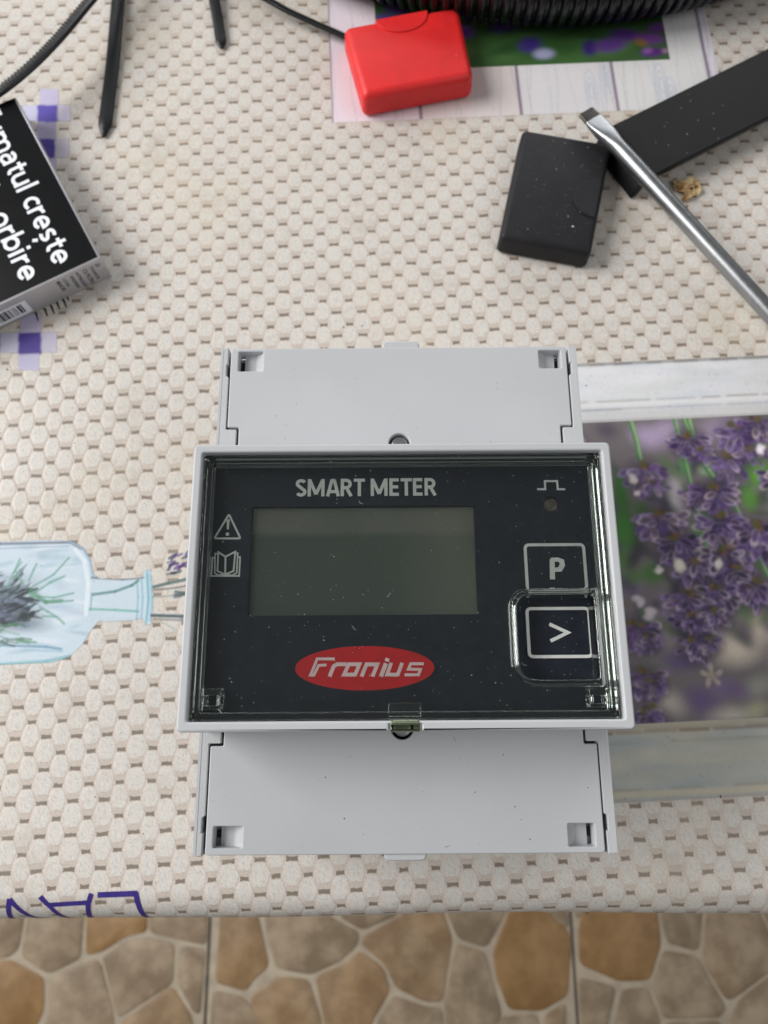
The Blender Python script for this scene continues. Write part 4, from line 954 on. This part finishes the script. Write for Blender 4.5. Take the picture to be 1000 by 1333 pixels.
# ------------------------------------------------------------------ cigarette pack
def pack():
    h = 8.8
    A, B = np.array(at2(20, 126, h)), np.array(at2(131, 336, h)); ux = (B - A) / np.linalg.norm(B - A); uy = np.array([-ux[1], ux[0]])
    if uy[0] < 0: uy = -uy                    # uy: towards the meter side (across the text lines, upwards)
    far = np.array(at2(0, 399, h)); wv = far - B
    Wd = 55.0; Ln = 87.0
    # corners: B near-right, A' far-right, others off to the left
    Ap = B - ux * Ln; C_ = B - uy * Wd; D_ = Ap - uy * Wd
    # the far end of the pack is tucked so that its visible length matches
    Ap = A; D_ = A - uy * Wd
    th = thing('cigarette_pack', (*((B + D_) / 2), 0), 'black and silver cigarette pack with white warning text, cut off by the left edge', 'cigarette pack')
    bm = bmesh.new()
    lo = [bm.verts.new((*p, 0.06)) for p in (Ap, D_, C_, B)]; hi = [bm.verts.new((*p, h)) for p in (Ap, D_, C_, B)]
    bm.faces.new(hi); bm.faces.new(lo[::-1])
    for k in range(4): bm.faces.new((lo[k], lo[(k + 1) % 4], hi[(k + 1) % 4], hi[k]))
    bmesh.ops.recalc_face_normals(bm, faces=bm.faces); bevel_bm(bm, .3, 2); bmobj('carton', bm, M_silver_card, th)
    i = 0.55
    q = [Ap + ux * .3 - uy * i, D_ + ux * .3 + uy * i, C_ - ux * .75 + uy * i, B - ux * .75 - uy * i]
    q = [tuple(p) for p in q][::-1]
    pl = plate('warning_panel', [q], h - .1, h + .05, M_black_card, th)
    zt = h + .075
    def run(end, start): return float(np.linalg.norm(np.array(at2(*end, h)) - np.array(at2(*start, h))))
    bold_text('warning_text', 'Fumatul cre\u0219te', at2(72, 349, h), ux, uy, zt, run((72, 349), (-32, 149)), 4.6, M_white_ink, pl)
    bold_text('warning_text', 'riscul de orbire', at2(29, 371, h), ux, uy, zt, run((29, 371), (-80, 162)), 4.6, M_white_ink, pl)
    # silver end: small print and a bar code
    e0 = np.array([*B, h]); ex = np.array([*(-uy), 0]); ez = np.array([0, 0, -1.0]); nrm = np.array([*ux, 0])
    def face(s, d): return e0 + ex * s + ez * d + nrm * .03
    rows = ['20', '\u021aIGARETE', 'CU FILTRU', 'INTERZIS\u0102', 'V\u00c2NZAREA', 'C\u0102TRE', 'MINORI']
    offs = [1.7, 3.6, 5.4, 7.5, 9.3, 11.4, 13.2]
    for r, s in zip(rows, offs):
        text('small_print', r, (face(s + .6, 1.2), ez, -ex), .74 * len(r), 1.2, M_dark_ink, th, .02)
    b0, b1 = 23.5, 46.0
    mesh('bar_code_label', [face(b0, 2.3), face(b1, 2.3), face(b1, 7.6), face(b0, 7.6)], [(0, 1, 2, 3)], M_white_ink, th)
    vs_, fs_ = [], []; s = b0 + 1.6
    while s < b1 - 1:
        w = rnd.choice([.2, .3, .45, .7]); o = len(vs_)
        vs_ += [face(s, 3.0) + nrm * .03, face(s + w, 3.0) + nrm * .03, face(s + w, 6.6) + nrm * .03, face(s, 6.6) + nrm * .03]; fs_.append((o, o + 1, o + 2, o + 3)); s += w + rnd.choice([.2, .3, .5])
    mesh('bar_code', vs_, fs_, M_dark_ink, th)
pack()

# ------------------------------------------------------------------ cable ties
def sweep(pts, sect, up=(0, 0, 1), cap_ends=True):
    """sect(t)-> list of (side, up) offsets; pts smooth polyline in mm"""
    P = [np.array(p, float) for p in pts]; n = len(P); vs_, fs_ = [], []; k = None
    for i in range(n):
        t = P[min(i + 1, n - 1)] - P[max(i - 1, 0)]; t /= np.linalg.norm(t)
        sd = np.cross(t, up); sd /= np.linalg.norm(sd); u = np.cross(sd, t)
        s = sect(i / (n - 1)); k = len(s); vs_ += [P[i] + sd * a + u * b_ for a, b_ in s]
    for i in range(n - 1): fs_ += [(i * k + j, i * k + (j + 1) % k, (i + 1) * k + (j + 1) % k, (i + 1) * k + j) for j in range(k)]
    if cap_ends: fs_ += [tuple(range(k))[::-1], tuple(range((n - 1) * k, n * k))]
    return vs_, fs_
def spline(ctrl, n):
    c = np.array(ctrl, float); c = np.vstack([2 * c[0] - c[1], c, 2 * c[-1] - c[-2]]); out = []
    m_ = len(c) - 3
    for i in range(m_):
        for t in np.linspace(0, 1, n // m_, endpoint=(i == m_ - 1)):
            p0, p1, p2, p3 = c[i:i + 4]; out.append(.5 * (2 * p1 + (p2 - p0) * t + (2 * p0 - 5 * p1 + 4 * p2 - p3) * t * t + (3 * p1 - p0 - 3 * p2 + p3) * t ** 3))
    return out
def tie(ctrl, label, w=4.2, th=1.2, tip=True, ribs=None, roll=0.0, n=48):
    P = spline(ctrl, n)
    def sect(t):
        ww = w / 2 * (1 if not tip or t < .93 else max(.28, 1 - ((t - .93) / .07) ** 1.5 * .75)); hh = th / 2 * (1 if not tip or t < .96 else .7); b_ = .28
        q = [(-ww + b_, -hh), (ww - b_, -hh), (ww, -hh + b_), (ww, hh - b_), (ww - b_, hh), (-ww + b_, hh), (-ww, hh - b_), (-ww, -hh + b_)]
        c, s = math.cos(roll), math.sin(roll); return [(a * c - d * s, a * s + d * c) for a, d in q]
    v, f = sweep(P, sect); e = thing('cable_tie', (*P[-1][:2], 0), label, 'cable tie', 'black cable ties on the oilcloth')
    mesh('strap', v, f, M_black, e, smooth=50)
    if ribs:
        Q = spline(ctrl, n * 6); vs_, fs_ = [], []; acc = 0
        for i in range(2, len(Q) - 2):
            acc += np.linalg.norm(Q[i] - Q[i - 1])
            if acc < ribs: continue
            acc = 0; t = Q[i + 1] - Q[i - 1]; t /= np.linalg.norm(t); sd = np.cross(t, (0, 0, 1)); sd /= np.linalg.norm(sd); u = np.cross(sd, t)
            o = len(vs_); hw = w * .33
            for a in (-hw, hw): vs_ += [Q[i] + sd * a + t * d_ + u * (th / 2 + hh) for d_, hh in ((-.28, -.02), (.1, .22), (.28, -.02))]
            fs_ += [(o, o + 1, o + 4, o + 3), (o + 1, o + 2, o + 5, o + 4), (o, o + 2, o + 1), (o + 3, o + 4, o + 5)]
        rb = mesh('ribs', vs_, fs_, M_black, e)
        rb['kind'] = 'stuff'
    # locking head at the far end, beyond the picture
    p0 = P[0]; d0 = P[0] - P[1]; d0 /= np.linalg.norm(d0); bm = box_bm(-3.4, 3.4, -3.6, 3.6, -2.2, 2.6); bevel_bm(bm, .7, 2)
    bm.transform(Matrix.Translation(tuple(p0 + d0 * 3)) @ Matrix.Rotation(math.atan2(d0[1], d0[0]), 4, 'Z')); bmobj('head', bm, M_black, e)
    return e
def a3(x, y, z): return tuple(at(x, y, z))
tie([a3(210, -110, 4), a3(170, -60, 7), a3(118, 0, 10), a3(76, 50, 11), a3(34, 92, 11), a3(-10, 126, 10), a3(-60, 156, 6), a3(-110, 180, 2)], 'ribbed black cable tie arching past the corner of the cigarette pack', 4.6, 1.2, True, 1.05, -.35)
tie([a3(176, -200, 3), a3(160, -60, 2.2), a3(154, 0, 1.6), a3(147, 80, 1.1), a3(141, 130, .85), a3(135, 178, .75)], 'flat black cable tie pointing straight down, longest of the tips', 4.1, 1.1)
tie([a3(252, -200, 4), a3(268, -70, 3), a3(279, 0, 2), a3(285, 35, 1.2), a3(289, 63, .8)], 'short end of a black cable tie with blunt tip near the top edge', 3.4, 1.0)
tie([a3(250, -120, 5), a3(310, -30, 5), a3(360, 6, 4), a3(405, 28, 3), a3(450, 48, 2.2), a3(480, 66, 1.4)], 'thin black cable tie running in behind the red cap', 2.7, 1.2, True, None, .5)

# ------------------------------------------------------------------ corrugated conduit (a loose coil)
def conduit():
    rt = 11.0
    E = np.array([at(x, y, rt * .55)[:2] for x, y in ((480, -2), (600, 25), (720, 34), (840, 22), (960, -4))])
    A_ = np.c_[2 * E, np.ones(len(E))]; sol = np.linalg.lstsq(A_, (E ** 2).sum(1), rcond=None)[0]
    cx, cy = sol[0], sol[1]; Rr = math.sqrt(sol[2] + cx * cx + cy * cy) - rt * .93
    e = (cx, cy, 0); nrib = int(2 * math.pi * Rr / 3.35); seg = 20; prof_ = [(0, -1.2), (.1, -1.15), (.2, -.3), (.32, 0), (.5, .05), (.66, 0), (.78, -.3), (.88, -1.15)]
    vs_, fs_ = [], []; nr = nrib * len(prof_)
    for i in range(nrib):
        for (u, dr) in prof_:
            a = 2 * math.pi * (i + u) / nrib; c, s = math.cos(a), math.sin(a)
            for k in range(seg):
                b_ = 2 * math.pi * k / seg; r = rt + dr * 1.25
                vs_.append((cx + (Rr + r * math.cos(b_)) * c, cy + (Rr + r * math.cos(b_)) * s, rt + .05 + r * math.sin(b_)))
    for i in range(nr):
        j = (i + 1) % nr; fs_ += [(i * seg + k, i * seg + (k + 1) % seg, j * seg + (k + 1) % seg, j * seg + k) for k in range(seg)]
    o = mesh('corrugated_conduit', vs_, fs_, simple('conduit_plastic', lin(16, 17, 20), .27, var=.15, scale=100), None, smooth=40, origin=e)
    tag(o, 'black corrugated conduit curving along the top edge', 'conduit')
conduit()

# ------------------------------------------------------------------ black strip, screwdriver, shrivelled scrap
zs = 7.0
q = [at2(797, 163, zs), at2(828, 240, zs), at2(1000, 150, zs), at2(1000, 66, zs)]
q = [np.array(p) for p in q]; dirn = ((q[3] - q[0]) + (q[2] - q[1])); dirn /= np.linalg.norm(dirn)
end = (q[0] + q[1]) / 2; wd = np.linalg.norm(q[1] - q[0]); side = np.array([-dirn[1], dirn[0]])
wd = abs((q[0] - q[1]) @ side); th = thing('black_strip', (*(end + dirn * 30), 0), 'flat black plastic strip crossing under the screwdriver tip', 'strip')
def strip_pt(s, a, z): return np.array([*(end + dirn * s + side * a), z])
prof_ = [(-2.2, .35), (-1.6, 2.2), (-.6, 4.8), (.3, 6.2), (1.4, 6.9), (4, 7.0), (20, 7.0), (60, 7.2), (110, 7.2)]
vs_, fs_ = [], []
for (s, z) in prof_:
    thk = 2.2
    vs_ += [strip_pt(s, wd / 2, z), strip_pt(s, -wd / 2, z), strip_pt(s + (1.6 if s < 1 else 0), -wd / 2, max(.1, z - thk)), strip_pt(s + (1.6 if s < 1 else 0), wd / 2, max(.1, z - thk))]
n = len(prof_)
for i in range(n - 1): fs_ += [(i * 4 + j, i * 4 + (j + 1) % 4, (i + 1) * 4 + (j + 1) % 4, (i + 1) * 4 + j) for j in range(4)]
fs_ += [(3, 2, 1, 0), tuple(range((n - 1) * 4, n * 4))]
bm = bmesh.new(); bv = [bm.verts.new(tuple(v)) for v in vs_]
for f in fs_: bm.faces.new([bv[i] for i in f])
bmesh.ops.recalc_face_normals(bm, faces=bm.faces)
es = [e_ for e_ in bm.edges if e_.calc_face_angle(0) > 1.0]; bmesh.ops.bevel(bm, geom=es, offset=.28, segments=2, affect='EDGES')
bmobj('strip_body', bm, M_strip, th, 40)
vs0 = [strip_pt(nrs.uniform(3, 60), nrs.uniform(-.45, .45) * wd, 7.05) for k in range(26)]
vs_, fs_ = [], []
for p in vs0:
    o_ = len(vs_); r = nrs.choice([.06, .1, .14]); vs_ += [p + np.array([r, 0, .05]), p + np.array([0, r * nrs.uniform(.5, 2), .05]), p + np.array([-r, 0, .05]), p + np.array([0, -r, .05])]; fs_.append((o_, o_ + 1, o_ + 2, o_ + 3))
mesh('dust', vs_, fs_, M_dust, th)['kind'] = 'stuff'
bm = box_bm(-5, 5, -wd / 2 + .5, wd / 2 - .5, .05, 5.0); bevel_bm(bm, .4, 2)
p = strip_pt(100, 0, 0); bm.transform(Matrix.Translation(tuple(p)) @ Matrix.Rotation(math.atan2(dirn[1], dirn[0]), 4, 'Z')); bmobj('foot', bm, M_strip, th)

def screwdriver():
    zc = 10.2
    T = at(762, 147, zc - .5); E1 = at(1000, 405, zc); d = E1 - T; d[2] = 0; d /= np.linalg.norm(d); sd = np.array([-d[1], d[0], 0]); up = np.array([0, 0, 1.0])
    e = thing('screwdriver', (T[0], T[1], 0), 'steel slotted screwdriver with bright round shaft laid across the black strip', 'screwdriver')
    base = np.array([T[0], T[1], zc])
    R0 = 2.3
    # sections along the shaft: (distance, half width, half thickness, roundness)
    secs = [(0, 2.4, .5, 8), (3.4, 2.6, .62, 8), (5, 2.75, .9, 6), (8, 2.7, 1.4, 4), (11, 2.5, 1.9, 3), (14, 2.2, 2.1, 2.2), (16, 2.22, 2.22, 2), (20, R0, R0, 2), (110, R0, R0, 2)]
    seg = 28; vs_, fs_ = [], []
    for (s, a, b_, pw) in secs:
        for k in range(seg):
            t = 2 * math.pi * k / seg; c, n_ = math.cos(t), math.sin(t)
            x = a * math.copysign(abs(c) ** (2 / pw), c); z = b_ * math.copysign(abs(n_) ** (2 / pw), n_)
            vs_.append(base + d * s + sd * x + up * z)
    m_ = len(secs)
    for i in range(m_ - 1): fs_ += [(i * seg + k, i * seg + (k + 1) % seg, (i + 1) * seg + (k + 1) % seg, (i + 1) * seg + k) for k in range(seg)]
    split = seg
    mesh('blade_tip', vs_[:2 * seg], fs_[:seg] + [tuple(range(seg))[::-1]], M_steel_ground, e, smooth=40)
    v2 = vs_[seg:]; f2 = [tuple(i - seg for i in f) for f in fs_[seg:]] + [tuple(range((m_ - 2) * seg, (m_ - 1) * seg))]
    mesh('shaft', v2, f2, M_steel, e, smooth=40)
    hs = [(108, 3), (108.5, 6), (112, 8), (118, 8.6), (126, 7.4), (136, 9.4), (170, 10.3), (196, 10.2), (203, 8), (204, 3)]
    vs_, fs_ = [], []
    for (s, r) in hs:
        for k in range(24):
            t = 2 * math.pi * k / 24; rr = r * (1 - .05 * (k % 4 == 0)); vs_.append(base + d * s + sd * rr * math.cos(t) + up * rr * math.sin(t))
    for i in range(len(hs) - 1): fs_ += [(i * 24 + k, i * 24 + (k + 1) % 24, (i + 1) * 24 + (k + 1) % 24, (i + 1) * 24 + k) for k in range(24)]
    fs_ += [tuple(range(24))[::-1], tuple(range((len(hs) - 1) * 24, len(hs) * 24))]
    mesh('handle', vs_, fs_, M_handle, e, smooth=50)
screwdriver()

def scrap():
    m, nt, b = new_mat('shrivelled_husk')
    n1 = noise(nt, 350, 4); c = mixc(nt, n1.ramp(.35, .65), lin(142, 104, 58), lin(214, 190, 146)); nt.links.new(c.k, b.inputs['Base Color']); b.inputs['Roughness'].default_value = .8
    c0 = np.array(at2(893, 247)); e = thing('husk', (c0[0], c0[1], 0), 'small shrivelled brown husk on the oilcloth right of the screwdriver shaft', 'husk')
    rr = random.Random(5)
    for k, (ox, oy, L, W, a) in enumerate(((0.6, 1.2, 4.4, 2.2, .2), (-.9, -.6, 4.2, 1.6, -.5), (.4, -2.0, 3.8, 1.3, .6), (2.2, -.2, 3.2, 1.6, 1.5), (-2.0, 1.0, 2.8, 1.2, 2.2))):
        vs_, fs_ = [], []; nu, nv = 9, 6; ox *= 1.25; oy *= 1.25; L *= 1.45; W *= 1.45
        for i in range(nu):
            for j in range(nv):
                u, v = i / (nu - 1) * 2 - 1, j / (nv - 1) * 2 - 1; w = W * math.sqrt(max(0.02, 1 - u * u * .95))
                x, y = L / 2 * u, w / 2 * v; z = .25 + .9 * v * v * (1 - abs(u) * .5) + .35 * math.sin(u * 5 + k) + rr.uniform(-.12, .12) + .35
                vs_.append((c0[0] + ox + x * math.cos(a) - y * math.sin(a), c0[1] + oy + x * math.sin(a) + y * math.cos(a), max(.08, z)))
        for i in range(nu - 1):
            for j in range(nv - 1): fs_.append((i * nv + j, (i + 1) * nv + j, (i + 1) * nv + j + 1, i * nv + j + 1))
        o = mesh('flake', vs_, fs_, m, e, smooth=60); md = o.modifiers.new('thickness', 'SOLIDIFY'); md.thickness = .00025
scrap()
